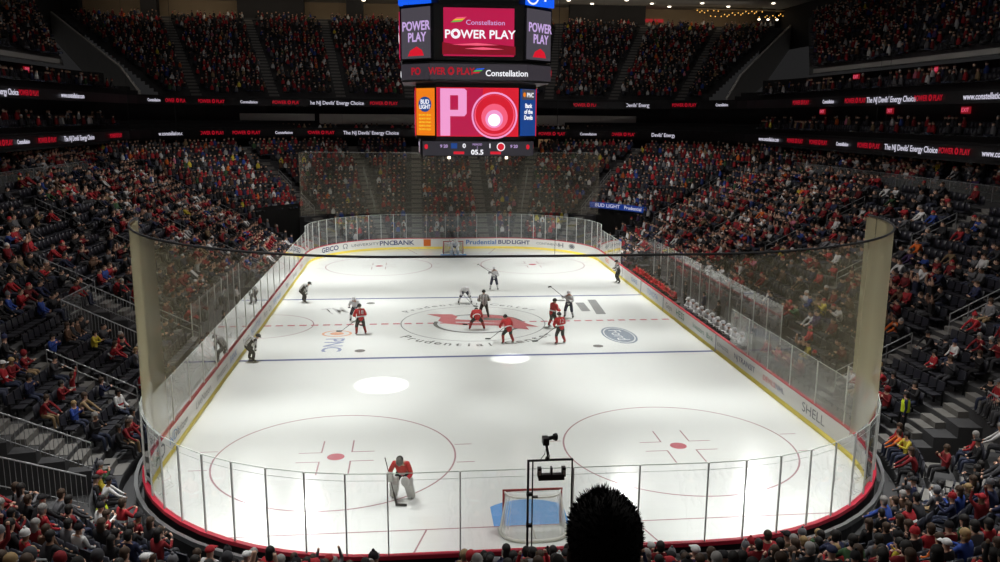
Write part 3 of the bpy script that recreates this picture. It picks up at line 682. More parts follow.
ribbon('upper LED ribbon board with red and white scrolling lettering', 14.25, .62, azs([(6,'e'),(38,'r'),(81,'w'),(160,'c'),(181,'r'),(216,'r'),(253,'c'),(290,'r'),(338,'e'),(385,'r'),(583,'r'),(634,'e'),(679,'r'),(716,'c'),(793,'r'),(820,'c'),(846,'r'),(880,'e'),(917,'r'),(976,'w')]))
ribbon('lower LED ribbon board with red and white scrolling lettering', 10.75, .62, azs([(6,'r'),(28,'c'),(52,'r'),(84,'e'),(120,'r'),(174,'w'),(214,'r'),(249,'r'),(286,'c'),(322,'r'),(372,'e'),(550,'r'),(586,'c'),(620,'r'),(660,'e'),(764,'w'),(790,'r'),(813,'r'),(837,'c'),(863,'r'),(904,'e'),(948,'r'),(1003,'w')]))
def exit_sign(x, y, z, n, i, lv):
    T = thing('exit_sign', f'small red EXIT sign, {NUM[i]} along the {lv}', 'exit sign', (x, y, z), group='red exit signs')
    n = Vector(n); rz = math.atan2(n.y, n.x)
    MB().box((0,0,0), (.12, 1.0, .5), rz=rz).build('sign_box', glow('exit_red', (150, 24, 34), .55) if 'exit_red' not in bpy.data.materials else bpy.data.materials['exit_red'], T)
    wall_text('EXIT', (n.x*.07, n.y*.07, 0), n, .42, M['scr_rose'], T, sx=1.0)
for i, y in enumerate((2, 12, 24)):
    exit_sign(RW+4.8, y, 16.6, (-1,0,0), i, 'bench-side club level'); exit_sign(RW+4.3, y+5, 13.5, (-1,0,0), i, 'bench-side suite level')
for i, y in enumerate((14, 27)): exit_sign(-RW-4.8, y, 16.5, (1,0,0), i, 'penalty-side club level')

# ------------------------------------------------------------------ center-hung scoreboard
SB = thing('scoreboard', 'big center-hung video scoreboard with red and pink screens above center ice', 'scoreboard', (0, 0, 0))
def octa(w, c): return [(-w+c,-w), (w-c,-w), (w,-w+c), (w,w-c), (w-c,w), (-w+c,w), (-w,w-c), (-w,-w+c)]
def octa_prism(w, c, z0, z1, name, m, w2=None, c2=None):
    P = octa(w, c); Q = octa(w2 or w, c2 or c)
    b = MB().add([(x,y,z0) for x, y in P]+[(x,y,z1) for x, y in Q], [(i,(i+1) % 8,(i+1) % 8+8,i+8) for i in range(8)]+[tuple(range(8))[::-1], tuple(range(8,16))]); return b.build(name, m, SB)
octa_prism(4.3, 1.85, 15.82, 18.78, 'upper_housing', M['screen_black'])
octa_prism(4.2, 1.5, 14.66, 15.72, 'ring_housing', M['housing'])
octa_prism(3.45, 1.1, 11.5, 14.6, 'lower_housing', M['screen_black'])
octa_prism(3.2, .7, 10.55, 11.5, 'strip_housing', M['screen_black'])
octa_prism(4.1, 1.9, 18.78, 20.2, 'crown_core', M['housing'])
b = MB()
for s in (-1, 1):
    for t in (-1, 1): b.tube([(s*2, t*2, 20.5), (s*2.6, t*2.6, 35.8)], .05, 6)
b.build('hanging_cable', M['blackmetal'], SB)
for (x, y) in ((-1.6, -3.2), (.1, -3.2), (1.7, -3.2)): MB().tube([(x, y+.2, 10.55), (x, y+.2, 10.40)], .08, 8).build('lamp', M['ledbulb'] if x > 1 or x < -1 else M['black'], SB)

def panel(name, m, cx, cy, rz, w, z0, z1, off=.03, parent=SB):
    """flat screen centred at (cx, cy), facing the direction rz (radians; 0 = towards -y)"""
    n = Vector((math.sin(rz), -math.cos(rz), 0)); u = Vector((math.cos(rz), math.sin(rz), 0)); o_ = Vector((cx, cy, 0))+n*off
    b = MB().box((o_.x, o_.y, (z0+z1)/2), (w, .04, z1-z0), rz=rz); return b.build(name, m, parent), o_+n*.03, u, n
def on(o_, u, n, a, z, lift=.0): p = o_+u*a+n*lift; return (p.x, p.y, z)
def quadon(name, m, F, pts, lift, parent):
    o_, u, n = F; b = MB().add([on(o_, u, n, a, z, lift) for a, z in pts], [tuple(range(len(pts)))]); return b.build(name, m, parent)
def circ_on(name, m, F, a, z, r, lift, parent, r1=None, sx=1.0):
    o_, u, n = F; A = np.linspace(0, 2*PI, 37)[:-1]
    if r1 is None: return quadon(name, m, F, [(a+r*sx*math.cos(t), z+r*math.sin(t)) for t in A], lift, parent)
    b = MB(); vs = []
    for t in A:
        vs += [on(o_, u, n, a+r*sx*math.cos(t), z+r*math.sin(t), lift), on(o_, u, n, a+r1*sx*math.cos(t), z+r1*math.sin(t), lift)]
    return b.add(vs, [(2*i, 2*i+1, (2*i+3) % 72, (2*i+2) % 72) for i in range(36)]).build(name, m, parent)
def score_face(rz, flat):
    def P(cx, cy): return (cx*math.cos(rz)-cy*math.sin(rz), cx*math.sin(rz)+cy*math.cos(rz))
    T = lambda t, F, a, z, s, m_, par, sx=1.0, bold=0.0, rot=0: wall_text(t, on(*F, a, z, .02), F[2], s, m_, par, 'screen_lettering', sx=sx, bold=bold)
    # upper centre screen
    s, *F = panel('video_screen', M['scr_pink'], *P(0, -4.3), rz, 3.85, 16.02, 18.55)
    quadon('screen_band', M['scr_wine'], F, [(-2.0,16.1),(2.0,16.1),(2.0,16.55),(.6,16.7),(-.9,16.55),(-2.0,16.75)], .005, s)
    quadon('screen_flash', M['scr_rose'], F, [(-1.5,16.62),(-.1,16.72),(1.1,16.62),(-.1,16.58)], .01, s); quadon('screen_flash', M['scr_rose'], F, [(-.8,16.42),(.2,16.5),(1.4,16.4),(.2,16.36)], .01, s)
    T('P\u25CEWER PLAY', F, .05, 17.15, .62, M['scr_white'], s, 1.02, .012); T('Constellation', F, .35, 17.78, .36, M['scr_lilac'], s, 1.1)
    for k, m_ in enumerate(('scr_green', 'scr_yellow', 'scr_rose')): quadon('screen_emblem', M[m_], F, [(-1.55+.1*k,17.78+.09*k),(-1.0+.1*k,17.82+.09*k),(-.85+.1*k,17.9+.09*k),(-1.4+.1*k,17.86+.09*k)], .01, s)
    # chamfer screens
    for sd in (-1, 1) if flat else ():
        cx, cy = P(sd*3.40, -3.40); s, *F = panel('side_screen', M['scr_dark'], cx, cy, rz+sd*PI/4, 2.2, 15.92, 18.62)
        T('POWER', F, .05, 17.62, .68, M['scr_lilac'], s, .9, .015); T('PLAY', F, .12, 17.02, .68, M['scr_lilac'], s, .9, .015)
        quadon('screen_flash', M['scr_red'], F, [(-.6,16.05),(.65,16.05),(.5,16.35),(.1,16.55),(-.4,16.35)], .01, s)
    # ring
    s, *F = panel('ring_display', M['ringface'], *P(0, -4.2), rz, 5.4, 14.78, 15.62)
    T('WER \u25CE PLAY', F, -1.5, 15.2, .52, M['tred'], s, .82, .015); T('Constellation', F, 1.55, 15.12, .46, M['scr_white'], s, .95, .008)
    for k, m_ in enumerate(('scr_red', 'scr_green', 'tblue')): quadon('screen_emblem', M[m_], F, [(-.45+.12*k,15.1+.1*k),(.0+.12*k,15.13+.1*k),(.1+.12*k,15.2+.1*k),(-.35+.12*k,15.17+.1*k)], .01, s)
    for sd in (-1, 1) if flat else ():
        cx, cy = P(sd*(4.2-.75), -(4.2-.75)); s, *F = panel('ring_display', M['ringface'], cx, cy, rz+sd*PI/4, 2.1, 14.78, 15.62)
        if sd < 0: T('PO', F, .1, 15.2, .55, M['tred'], s, 1.0, .015)
    # lower screen
    s, *F = panel('video_screen', M['scr_red'], *P(0, -3.45), rz, 4.62, 11.68, 14.38)
    quadon('screen_band', M['scr_pink'], F, [(-2.25,11.72),(.1,11.72),(.3,14.34),(-2.25,14.34)], .004, s)
    quadon('screen_letter', M['scr_pinkp'], F, [(-2.1,11.72),(-1.55,11.72),(-1.55,14.32),(-2.1,14.32)], .01, s)
    quadon('screen_letter', M['scr_pinkp'], F, [(-1.56,14.32),(-.75,14.32),(-.62,14.2),(-.62,12.95),(-.75,12.8),(-1.56,12.8),(-1.56,13.15),(-1.1,13.15),(-1.1,13.95),(-1.56,13.95)], .01, s)
    circ_on('screen_lamp', M['scr_rose'], F, .95, 12.85, 1.14, .012, s); circ_on('screen_lamp', M['scr_red'], F, .95, 12.9, 1.08, .014, s)
    circ_on('screen_lamp', M['scr_pinkp'], F, .95, 12.85, 1.30, .013, s, 1.2); circ_on('screen_lamp', M['scr_rose'], F, .95, 12.75, .75, .016, s); circ_on('screen_lamp', M['scr_pinkp'], F, .93, 12.66, .5, .017, s); circ_on('screen_lamp', M['scr_hot'], F, .93, 12.6, .34, .018, s)
    for sd in (-1, 1) if flat else ():
        cx, cy = P(sd*(3.45-.55), -(3.45-.55)); s, *F = panel('ad_panel', M['scr_orange'] if sd < 0 else M['scr_navy'], cx, cy, rz+sd*PI/4, 1.4, 11.72, 14.34)
        if sd < 0:
            circ_on('screen_band', M['scr_navy'], F, 0, 13.45, .42, .01, s, sx=1.2); T('BUD', F, 0, 13.58, .34, M['scr_white'], s, 1.0, .008); T('LIGHT', F, 0, 13.3, .32, M['scr_white'], s, .95, .008)
            for k in range(5): T('BREWED FRESH', F, 0, 12.85-.2*k, .15, M['scr_yellow'], s, .9)
        else:
            quadon('screen_band', M['scr_dark'], F, [(-.58,13.75),(.58,13.75),(.58,14.32),(-.58,14.32)], .006, s)
            circ_on('screen_emblem', M['scr_orange'], F, -.38, 14.02, .13, .012, s); T('PNC', F, .15, 14.0, .36, M['scr_white'], s, .9, .005)
            for k, w_ in enumerate(('Bank', 'of the', 'Devils')): T(w_, F, 0, 13.4-.33*k, .34, M['scr_white'], s, .95, .01)
    # bottom score strip
    s, *F = panel('score_strip', M['strip'], *P(0, -3.2), rz, 6.2, 10.6, 11.4)
    T('0', F, -.75, 11.14, .34, M['scr_white'], s, 1.1, .01); T('1', F, .72, 11.14, .34, M['scr_white'], s, 1.1, .01); T('05.5', F, .0, 10.78, .38, M['scr_white'], s, 1.1, .012)
    quadon('screen_band', M['scr_red'], F, [(.75,10.68),(1.35,10.68),(1.35,10.83),(.75,10.83)], .01, s); quadon('screen_band', M['scr_red'], F, [(-1.35,10.68),(-.75,10.68),(-.75,10.83),(-1.35,10.83)], .01, s); T('PERIOD', F, 0, 11.22, .16, M['scr_lilac'], s); T('2', F, 0, 11.06, .16, M['scr_lilac'], s)
    for a in (-1.9, 2.1): T('9 20', F, a, 11.12, .24, M['scr_lilac'], s, 1.0, .006)
    quadon('screen_emblem', M['scr_navy'], F, [(-1.5,11.0),(-1.15,11.0),(-1.15,11.3),(-1.5,11.3)], .01, s); circ_on('screen_emblem', M['scr_white'], F, 1.35, 11.1, .24, .01, s); circ_on('screen_emblem', M['scr_red'], F, 1.35, 11.1, .19, .014, s)
    circ_on('screen_emblem', M['scr_red'], F, -2.9, 11.1, .14, .01, s, sx=.7); circ_on('screen_emblem', M['scr_red'], F, 2.9, 11.1, .14, .01, s, sx=.7)
    # blue crown displays
    for sd in (-1, 1) if flat else ():
        cx, cy = P(sd*3.45, -3.3); s, *F = panel('crown_display', M['tblue'], cx, cy, rz+sd*PI/5, 2.2, 18.80, 20.2)
        quadon('screen_band', M['scr_white'], F, [(-.9,19.1),(-.75,19.1),(-.6,19.9),(-.75,19.9)], .01, s); quadon('screen_band', M['scr_white'], F, [(.3,19.1),(.45,19.1),(.45,19.9),(.3,19.9)], .01, s)
        if sd > 0: circ_on('screen_emblem', M['scr_white'], F, -.6, 19.35, .5, .015, s, .4)
for i in range(4): score_face(i*PI/2, i % 2 == 0)

# ------------------------------------------------------------------ goals
def goal(s, label):
    T = thing('hockey_goal', label, 'hockey goal', (0, s*27.13, 0), 0 if s < 0 else PI, 'hockey goals')      # local: mouth faces +y
    for x in (-.915, .915): MB().tube([(x, 0, 0), (x, 0, 1.22)], .042, 8).build('goal_post', M['goalred'], T, True)
    MB().tube([(-.955, 0, 1.22), (.955, 0, 1.22)], .042, 8).build('crossbar', M['goalred'], T, True)
    base = [(-.915, 0, .05)] + [(-1.08*math.cos(a)**.6 if math.cos(a) > 0 else 1.08*abs(math.cos(a))**.6, -1.12*math.sin(a)**.7, .05) for a in np.linspace(.12, PI-.12, 18)] + [(.915, 0, .05)]
    MB().tube(base, .06, 8).build('base_frame', M['goalwhite'], T, True)
    top = [(-.9, 0, 1.2)] + [((-.86 if math.cos(a) > 0 else .86)*abs(math.cos(a))**.6, -.5*math.sin(a)**.7, 1.18) for a in np.linspace(.12, PI-.12, 18)] + [(.9, 0, 1.2)]
    MB().tube(top, .03, 6).build('top_frame', M['goalwhite'], T, True)
    b = MB(); n = len(base)
    b.add(base+top, [(i, i+1, n+i+1, n+i) for i in range(n-1)]+[tuple(range(n, 2*n))]); b.build('goal_netting', M['goalnet'], T)
    MB().tube([(0, -.02, 0), (0, -1.1, .05)], .03, 6).build('center_brace', M['goalwhite'], T)
    MB().box((0, -.5, 1.21), (.18, .1, .05)).build('goal_camera', M['blackmetal'], T)
    MB().tube([(-.9, -.03, 1.13), (-.45, -.06, 1.02), (0, -.07, .99), (.45, -.06, 1.02), (.9, -.03, 1.13)], .012, 5).build('lacing_cord', M['goalwhite'], T)
goal(-1, 'red-pipe hockey goal with white netting beside the empty blue crease at the near end'); goal(1, 'small hockey goal at the far end with a goalie before it')

# ------------------------------------------------------------------ figures
BONES = ['pelvis waist', 'waist chest', 'chest neck', 'neck head', 'head crown', 'chest shl', 'shl ell', 'ell wrl', 'wrl hal', 'chest shr', 'shr elr', 'elr wrr', 'wrr har', 'pelvis hil', 'hil knl', 'knl anl', 'anl tol', 'pelvis hir', 'hir knr', 'knr anr', 'anr tor']
RAD = dict(pelvis=(.15,.12), waist=(.145,.11), chest=(.175,.125), neck=(.06,.06), head=(.085,.095), crown=(.075,.085), sh=(.075,.075), el=(.05,.05), wr=(.036,.036), ha=(.045,.03), hi=(.10,.10), kn=(.07,.07), an=(.05,.05), to=(.045,.035))
def skin_mesh(J, rad=None, sub=0, nose=True, name='body'):
    rad = rad or {}; R_ = dict(RAD); R_.update(rad)
    names = list(J); idx = {n: i for i, n in enumerate(names)}; edges = [tuple(idx[a] for a in e.split()) for e in BONES if all(a in idx for a in e.split())]
    vs = [J[n] for n in names]
    me = bpy.data.meshes.new(name); me.from_pydata(vs, edges, []); o = bpy.data.objects.new(name, me); COL.objects.link(o)
    o.modifiers.new('skin', 'SKIN').use_smooth_shade = True
    if sub: o.modifiers.new('sub', 'SUBSURF').levels = sub; o.modifiers['sub'].render_levels = sub
    sl = me.skin_vertices[0].data
    for n in names:
        r = R_.get(n) or R_.get(n[:-1]) or R_.get(n[:2]) or (.05,.05); sl[idx[n]].radius = r; sl[idx[n]].use_root = (n == 'pelvis')
    dg = bpy.context.evaluated_depsgraph_get(); out = bpy.data.meshes.new_from_object(o.evaluated_get(dg)); out.name = name
    bpy.data.objects.remove(o); bpy.data.meshes.remove(me)
    # region per face: nearest bone
    segs = [(Vector(J[a]), Vector(J[b_]), e) for e in BONES for a, b_ in [e.split()] if a in J and b_ in J]
    reg = []
    for p in out.polygons:
        c = p.center; best = None
        for a, b_, e in segs:
            ab = b_-a; t = max(0, min(1, (c-a).dot(ab)/max(ab.length_squared, 1e-9))); dd = (c-(a+ab*t)).length
            k = e.split()[1][:2]; r_ = {'wa':.14,'ch':.16,'ne':.06,'he':.09,'cr':.08,'sh':.08,'el':.06,'wr':.045,'ha':.04,'hi':.1,'kn':.085,'an':.06,'to':.045}.get(k, .06)
            dd -= r_
            if best is None or dd < best[0]: best = (dd, e)
        reg.append(best[1])
    return out, reg
def region(e):
    b_ = e.split()[1]
    if b_ in ('neck', 'head', 'crown'): return 'head' if e != 'chest neck' else 'top'
    if b_.startswith('ha') : return 'hand'
    if b_[:2] in ('sh', 'el', 'wr') or b_ in ('waist', 'chest'): return 'top'
    if b_[:2] in ('hi', 'kn'): return 'legs'
    if b_[:2] == 'an': return 'shin'
    return 'foot'
def seated(arm='lap', lean=0.0):
    J = dict(pelvis=(0,.02,.54), waist=(0,0,.74), chest=(0,-.03+lean,.96), neck=(0,-.01+lean,1.12), head=(0,.02+lean,1.21), crown=(0,.01+lean,1.34))
    A = {'lap': ((.24,.06,.80),(.16,.27,.68),(.10,.34,.66)), 'up': ((.30,.10,1.22),(.24,.12,1.46),(.22,.14,1.55)), 'clap': ((.26,.14,.86),(.10,.33,.98),(.03,.38,1.02)), 'eat': ((.27,.10,.82),(.13,.28,1.0),(.06,.26,1.10)), 'knees': ((.25,.22,.80),(.16,.42,.66),(.14,.5,.62)), 'phone': ((.25,.12,.85),(.12,.32,.92),(.06,.36,.96))}[arm]
    for s, t in (('l', -1), ('r', 1)):
        J['sh'+s] = (t*.18, -.02+lean, 1.05)
        for n, (x, y, z) in zip(('el', 'wr', 'ha'), A): J[n+s] = (t*x, y+lean*(1 if arm != 'lap' else .4), z)
        J['hi'+s] = (t*.10, .08, .53); J['kn'+s] = (t*.13, .46, .52); J['an'+s] = (t*.13, .50, .10); J['to'+s] = (t*.14, .62, .05)
    return J
def standing(arm='side', lean=0.0):
    J = dict(pelvis=(0,0,.95), waist=(0,lean*.3,1.12), chest=(0,lean*.7,1.32), neck=(0,lean,1.48), head=(0,.03+lean,1.58), crown=(0,.02+lean,1.71))
    A = {'side': ((.25,-.02,1.14),(.27,.04,.90),(.27,.06,.82)), 'up': ((.30,.06,1.58),(.24,.08,1.84),(.22,.10,1.93)), 'hold': ((.26,.08,1.14),(.13,.28,1.12),(.07,.33,1.13)), 'cross': ((.27,.08,1.14),(.08,.2,1.16),(-.02,.2,1.18))}[arm]
    for s, t in (('l', -1), ('r', 1)):
        J['sh'+s] = (t*.19, lean*.9, 1.42)
        for n, (x, y, z) in zip(('el', 'wr', 'ha'), A): J[n+s] = (t*x, y+lean, z)
        J['hi'+s] = (t*.10, .0, .90); J['kn'+s] = (t*.11, .03, .50); J['an'+s] = (t*.11, 0, .09); J['to'+s] = (t*.13, .14, .04)
    return J
def set_regions(me, reg, order, mats):
    me.materials.clear()
    for m in mats: me.materials.append(m)
    me.polygons.foreach_set('material_index', [order[region(e)] for e in reg]); me.update()

# ---- hockey players
BULK = dict(chest=(.225,.17), waist=(.20,.155), pelvis=(.19,.16), sh=(.11,.11), el=(.085,.085), wr=(.065,.065), ha=(.07,.06), hi=(.135,.135), kn=(.105,.105), an=(.075,.075), to=(.06,.045))
def skater_pose(kind):
    if kind == 'stand':     # upright, stick held in front
        J = dict(pelvis=(0,0,1.0), waist=(0,.05,1.17), chest=(0,.12,1.38), neck=(0,.16,1.54), head=(0,.2,1.64), crown=(0,.2,1.77))
        hands = ((-.16,.5,1.05), (.30,.42,1.12)); el = ((-.36,.2,1.12), (.38,.15,1.14)); kn = .15; spread = .2
    elif kind == 'glide':
        J = dict(pelvis=(0,-.06,.90), waist=(0,.04,1.06), chest=(0,.2,1.24), neck=(0,.3,1.36), head=(0,.38,1.44), crown=(0,.4,1.56))
        hands = ((-.2,.6,.85), (.28,.5,.95)); el = ((-.38,.3,.98), (.38,.22,1.0)); kn = .22; spread = .24
    elif kind == 'bent':    # crouched for the draw
        J = dict(pelvis=(0,-.18,.82), waist=(0,-.02,.95), chest=(0,.22,1.03), neck=(0,.38,1.08), head=(0,.48,1.10), crown=(0,.56,1.18))
        hands = ((-.18,.55,.52), (.2,.5,.62)); el = ((-.34,.36,.76), (.34,.34,.78)); kn = .22; spread = .36
    elif kind == 'knees':   # hands on knees
        J = dict(pelvis=(0,-.25,.92), waist=(0,-.12,1.06), chest=(0,.12,1.14), neck=(0,.28,1.2), head=(0,.36,1.26), crown=(0,.42,1.38))
        hands = ((-.22,.14,.60), (.22,.14,.60)); el = ((-.32,.10,.84), (.32,.10,.84)); kn = .12; spread = .24
    elif kind == 'raised':  # stick held up
        J = dict(pelvis=(0,0,.98), waist=(0,.03,1.15), chest=(0,.08,1.36), neck=(0,.12,1.52), head=(0,.16,1.62), crown=(0,.16,1.75))
        hands = ((-.1,.42,1.2), (.34,.40,1.48)); el = ((-.34,.2,1.14), (.42,.15,1.28)); kn = .14; spread = .2
    else:                   # sitting on the bench
        J = dict(pelvis=(0,.02,.58), waist=(0,.06,.76), chest=(0,.12,.98), neck=(0,.18,1.14), head=(0,.24,1.23), crown=(0,.25,1.36))
        hands = ((-.14,.5,.88), (.16,.5,.88)); el = ((-.32,.25,.82), (.32,.25,.82)); kn = None; spread = .16
    c = J['chest']
    for i, s in enumerate('lr'):
        t = -1 if s == 'l' else 1
        J['sh'+s] = (t*.23, c[1]+.04, c[2]+.08); J['el'+s] = el[i]; h = Vector(hands[i]); e = Vector(el[i]); J['wr'+s] = tuple(e.lerp(h, .8)); J['ha'+s] = hands[i]
        p = J['pelvis']
        if kn is None: J['hi'+s] = (t*.13,.1,.56); J['kn'+s] = (t*.17,.5,.56); J['an'+s] = (t*.17,.5,.16); J['to'+s] = (t*.18,.64,.07)
        else: J['hi'+s] = (t*.13, p[1], p[2]-.06); J['kn'+s] = (t*(.1+spread*.6), p[1]*.3+kn, .52); J['an'+s] = (t*(.08+spread), -.04, .14); J['to'+s] = (t*(.1+spread), .14, .07)
    return J
PMESH = {}
def player_mesh(pose, kit):
    key = (pose, kit)
    if key not in PMESH:
        me, reg = skin_mesh(skater_pose(pose), BULK, 1)
        top, pants, sock, glove, foot = {'red': ('jred','cblack','sockred','cblack','skate'), 'white': ('jwhite','jnavy','jwhite','jnavy','skate'), 'official': ('stripe','cblack','cblack','skin','skate')}[kit]
        set_regions(me, reg, dict(head=0, top=1, hand=2, legs=3, shin=4, foot=5), [M['skin'], M[top], M[glove], M[pants], M[sock], M[foot]])
        PMESH[key] = me
    return PMESH[key]
def helmet_mesh(J):
    c = (Vector(J['head'])+Vector(J['crown']))/2; ax = (Vector(J['crown'])-Vector(J['head'])).normalized(); q = Vector((0,0,1)).rotation_difference(ax).to_matrix().to_4x4()
    b = MB().ellipsoid(c+ax*.02, (.125,.15,.135), 12, 8, zmin=-.35, mtx=q); b.box(c+ax*.02+q @ Vector((0,.155,-.03)), (.16,.05,.02), mtx=q); return b
def blade_mesh(J):
    b = MB()
    for s in 'lr': a, t = Vector(J['an'+s]), Vector(J['to'+s]); b.box(((a.x+t.x)/2, (a.y+t.y)/2+.03, .018), (.012, .30, .036)); b.box(((a.x+t.x)/2, (a.y+t.y)/2, .045), (.05, .2, .03))
    return b
BAND = dict(red='jwhite', white='jnavy')
def skater(name, label, pose, kit, x, y, face, cat='hockey player', group=None, number=None, helmet=None, z=0.0, stick=None, sticklabel=None):
    """face: heading in degrees, 0 = towards +y (the far goal)"""
    J = skater_pose(pose); T = thing(name, label, cat, (x, y, z), math.radians(face), group)
    me = player_mesh(pose, kit); o = bpy.data.objects.new('body', me); COL.objects.link(o); o.parent = T
    hm = helmet or {'red': 'cblack', 'white': 'jwhite', 'official': 'cblack'}[kit]
    helmet_mesh(J).build('helmet', M[hm], T, True)
    if pose != 'bench': blade_mesh(J).build('skate_blade', M['steel'], T)
    if kit in BAND:
        c = Vector(J['waist']); p_ = Vector(J['pelvis']); ax = (Vector(J['chest'])-p_).normalized(); q = Vector((0,0,1)).rotation_difference(ax).to_matrix().to_4x4(); q.translation = p_.lerp(c, .5)
        vs = []; n = 16
        for zz in (-.035, .035):
            for i in range(n): a = 2*PI*i/n; vs.append(q @ Vector((.222*math.cos(a), .185*math.sin(a), zz)))
        MB().add(vs, [(i, (i+1) % n, n+(i+1) % n, n+i) for i in range(n)]).build('jersey_stripe', M[BAND[kit]], T)
    if number:
        c = Vector(J['chest']); t_ = wall_text(number, (0, c.y-.185, c.z-.02), (0,-1,0), .34, M['jwhite'] if kit == 'red' else M['jnavy'], T, 'jersey_number')
    if stick:
        R_ = Matrix.Rotation(math.radians(face), 4, 'Z'); R_.translation = Vector((x, y, z))
        hr, hl_ = Vector(J['har']), Vector(J['hal'])
        S = thing('hockey_stick', sticklabel, 'hockey stick', (x, y, z), math.radians(face), 'hockey sticks')
        if stick == 'up': a, c = hl_-(hr-hl_).normalized()*.15, hr+(hr-hl_).normalized()*.95; bl = [c, c+Vector((.1,.22,.06))]
        elif stick == 'level': a, c = hr, hl_+Vector((-.75,.55,0)); c.z = .06; bl = [c, c+Vector((-.26,.1,0))]
        else: a, c = hr+Vector((.02,-.1,.15)), Vector((hl_.x-.35, hl_.y+.65, .05)); bl = [c, c+Vector((-.24,.12,0))]
        MB().tube([a, c], .016, 6).build('shaft', M['wood'], S); d_ = bl[1]-bl[0]; m_ = (bl[0]+bl[1])/2
        MB().box(m_, (d_.length+.04, .02, .075), rz=math.atan2(d_.y, d_.x)).build('blade', M['cblack'], S)
    return T
skater('linesman', 'striped linesman bent with hands on knees by the boards past the far blue line', 'knees', 'official', -11.3, 6.6, -70, 'referee', 'on-ice officials')
skater('linesman', 'striped linesman crouching with hands on knees on the near blue line by the boards', 'knees', 'official', -12.25, -7.75, -60, 'referee', 'on-ice officials')
skater('referee', 'striped referee standing upright in the center circle over the faceoff', 'stand', 'official', .79, 1.1, 5, 'referee', 'on-ice officials')
skater('referee', 'striped referee standing against the bench-side boards beyond the far blue line', 'stand', 'official', 12.3, 12.2, 95, 'referee', 'on-ice officials')
skater('hockey_player', 'white-jersey skater facing a red opponent on the penalty-box wing', 'glide', 'white', -7.4, 1.0, 170, group='visiting skaters in white', stick='down', sticklabel='dark stick of the white skater on the penalty-box wing')
skater('hockey_player', 'red-jersey skater numbered eighteen on the penalty-box wing, back turned', 'stand', 'red', -6.86, -2.5, 20, group='home skaters in red', number='18', stick='level', sticklabel='long stick of the red skater on the penalty-box wing')
skater('hockey_player', 'red-jersey center crouching low at the faceoff dot on the red line', 'bent', 'red', .1, -1.9, 0, group='home skaters in red', stick='down', sticklabel='stick of the red center crouched at the faceoff dot')
skater('hockey_player', 'white-jersey center crouching at the edge of the circle, facing the near end', 'bent', 'white', -.17, 5.74, 180, group='visiting skaters in white', stick='down', sticklabel='stick of the white center crouched across the circle')
skater('hockey_player', 'white-jersey defender standing beyond the far blue line with stick up', 'raised', 'white', 2.27, 10.1, 175, group='visiting skaters in white', stick='up', sticklabel='raised stick of the white defender beyond the blue line')
skater('hockey_player', 'red-jersey defender gliding with back turned at the near rim of the circle', 'glide', 'red', 1.65, -5.2, 20, group='home skaters in red', stick='down', sticklabel='stick of the red defender at the rim of the circle')
skater('hockey_player', 'white-jersey skater lifting a stick near the grey slash emblem', 'raised', 'white', 6.3, .9, 150, group='visiting skaters in white', stick='up', sticklabel='stick lifted by the white skater on the bench wing')
skater('hockey_player', 'red-jersey skater on the bench wing, slimmer and farther of two side by side', 'stand', 'red', 4.75, -1.7, -60, group='home skaters in red', stick='down', sticklabel='stick of the farther red skater on the bench wing')
skater('hockey_player', 'red-jersey skater on the bench wing with stick stretched low, back turned', 'stand', 'red', 4.65, -5.5, 25, group='home skaters in red', number='12', stick='level', sticklabel='long low stick of the nearer red skater on the bench wing')
# far goalie and near goalie
def goalie(label, kit, x, y, face, sl):
    pose = 'glide'; T = skater('goalie', label, pose, kit, x, y, face, 'hockey goalie', 'goalies', helmet='cblack' if kit == 'red' else 'jwhite'); J = skater_pose(pose)
    for s in 'lr':
        a, k = Vector(J['an'+s]), Vector(J['kn'+s]); b = MB(); t_ = -1 if s == 'l' else 1
        vs = []; 
        for z, yo, w, d in ((.05,.06,.13,.06), (.25,.10,.145,.08), (.45,.16,.15,.09), (.58,.22,.16,.09), (.80,.14,.14,.06)):
            cx_ = a.x+(k.x-a.x)*min(1, z/.55)
            vs += [(cx_-w, yo-d, z), (cx_+w, yo-d, z), (cx_+w, yo+d, z), (cx_+w*.5, yo+d*1.35, z), (cx_-w*.5, yo+d*1.35, z), (cx_-w, yo+d, z)]
        fs = [(i*6+j, i*6+(j+1) % 6, (i+1)*6+(j+1) % 6, (i+1)*6+j) for i in range(4) for j in range(6)]+[tuple(range(6))[::-1], tuple(range(24,30))]
        b.add(vs, fs).build('leg_pad', M['pads'], T, bevel=.02)
    h = Vector(J['har']); MB().box(h+Vector((.03,.04,0)), (.22,.09,.34)).build('blocker', M['pads'], T, bevel=.03)
    h = Vector(J['hal']); MB().ellipsoid(h+Vector((-.03,.03,0)), (.15,.09,.19), 12, 8).build('catching_glove', M['pads'], T, True)
    c = Vector(J['head']); MB().ellipsoid(c+Vector((0,.05,.03)), (.125,.15,.17), 12, 8).build('goalie_mask', M['mask'] if kit == 'red' else M['pads'], T, True)
    c = Vector(J['chest']); 
    S = thing('goalie_stick', sl, 'hockey stick', (x, y, 0), math.radians(face), 'hockey sticks'); h = Vector(J['har'])
    top_ = h+Vector((.22,-.1,.62)); mid = Vector((h.x-.10, h.y+.1, .45)); MB().tube([top_, mid], .016, 6).build('shaft', M['wood'], S)
    low = Vector((h.x-.22, h.y+.18, .06)); d_ = low-mid; MB().tube([mid, low], [.03,.045], 6).build('paddle', M['wood'], S); MB().box(low+Vector((-.16,.03,0)), (.38,.025,.09)).build('blade', M['wood'], S)
goalie('red-jersey goalie in bulky pale leg pads skating near the faceoff circle', 'red', -4.12, -24.72, 168, 'thick goalie stick slanting beside the red-jersey goalie')
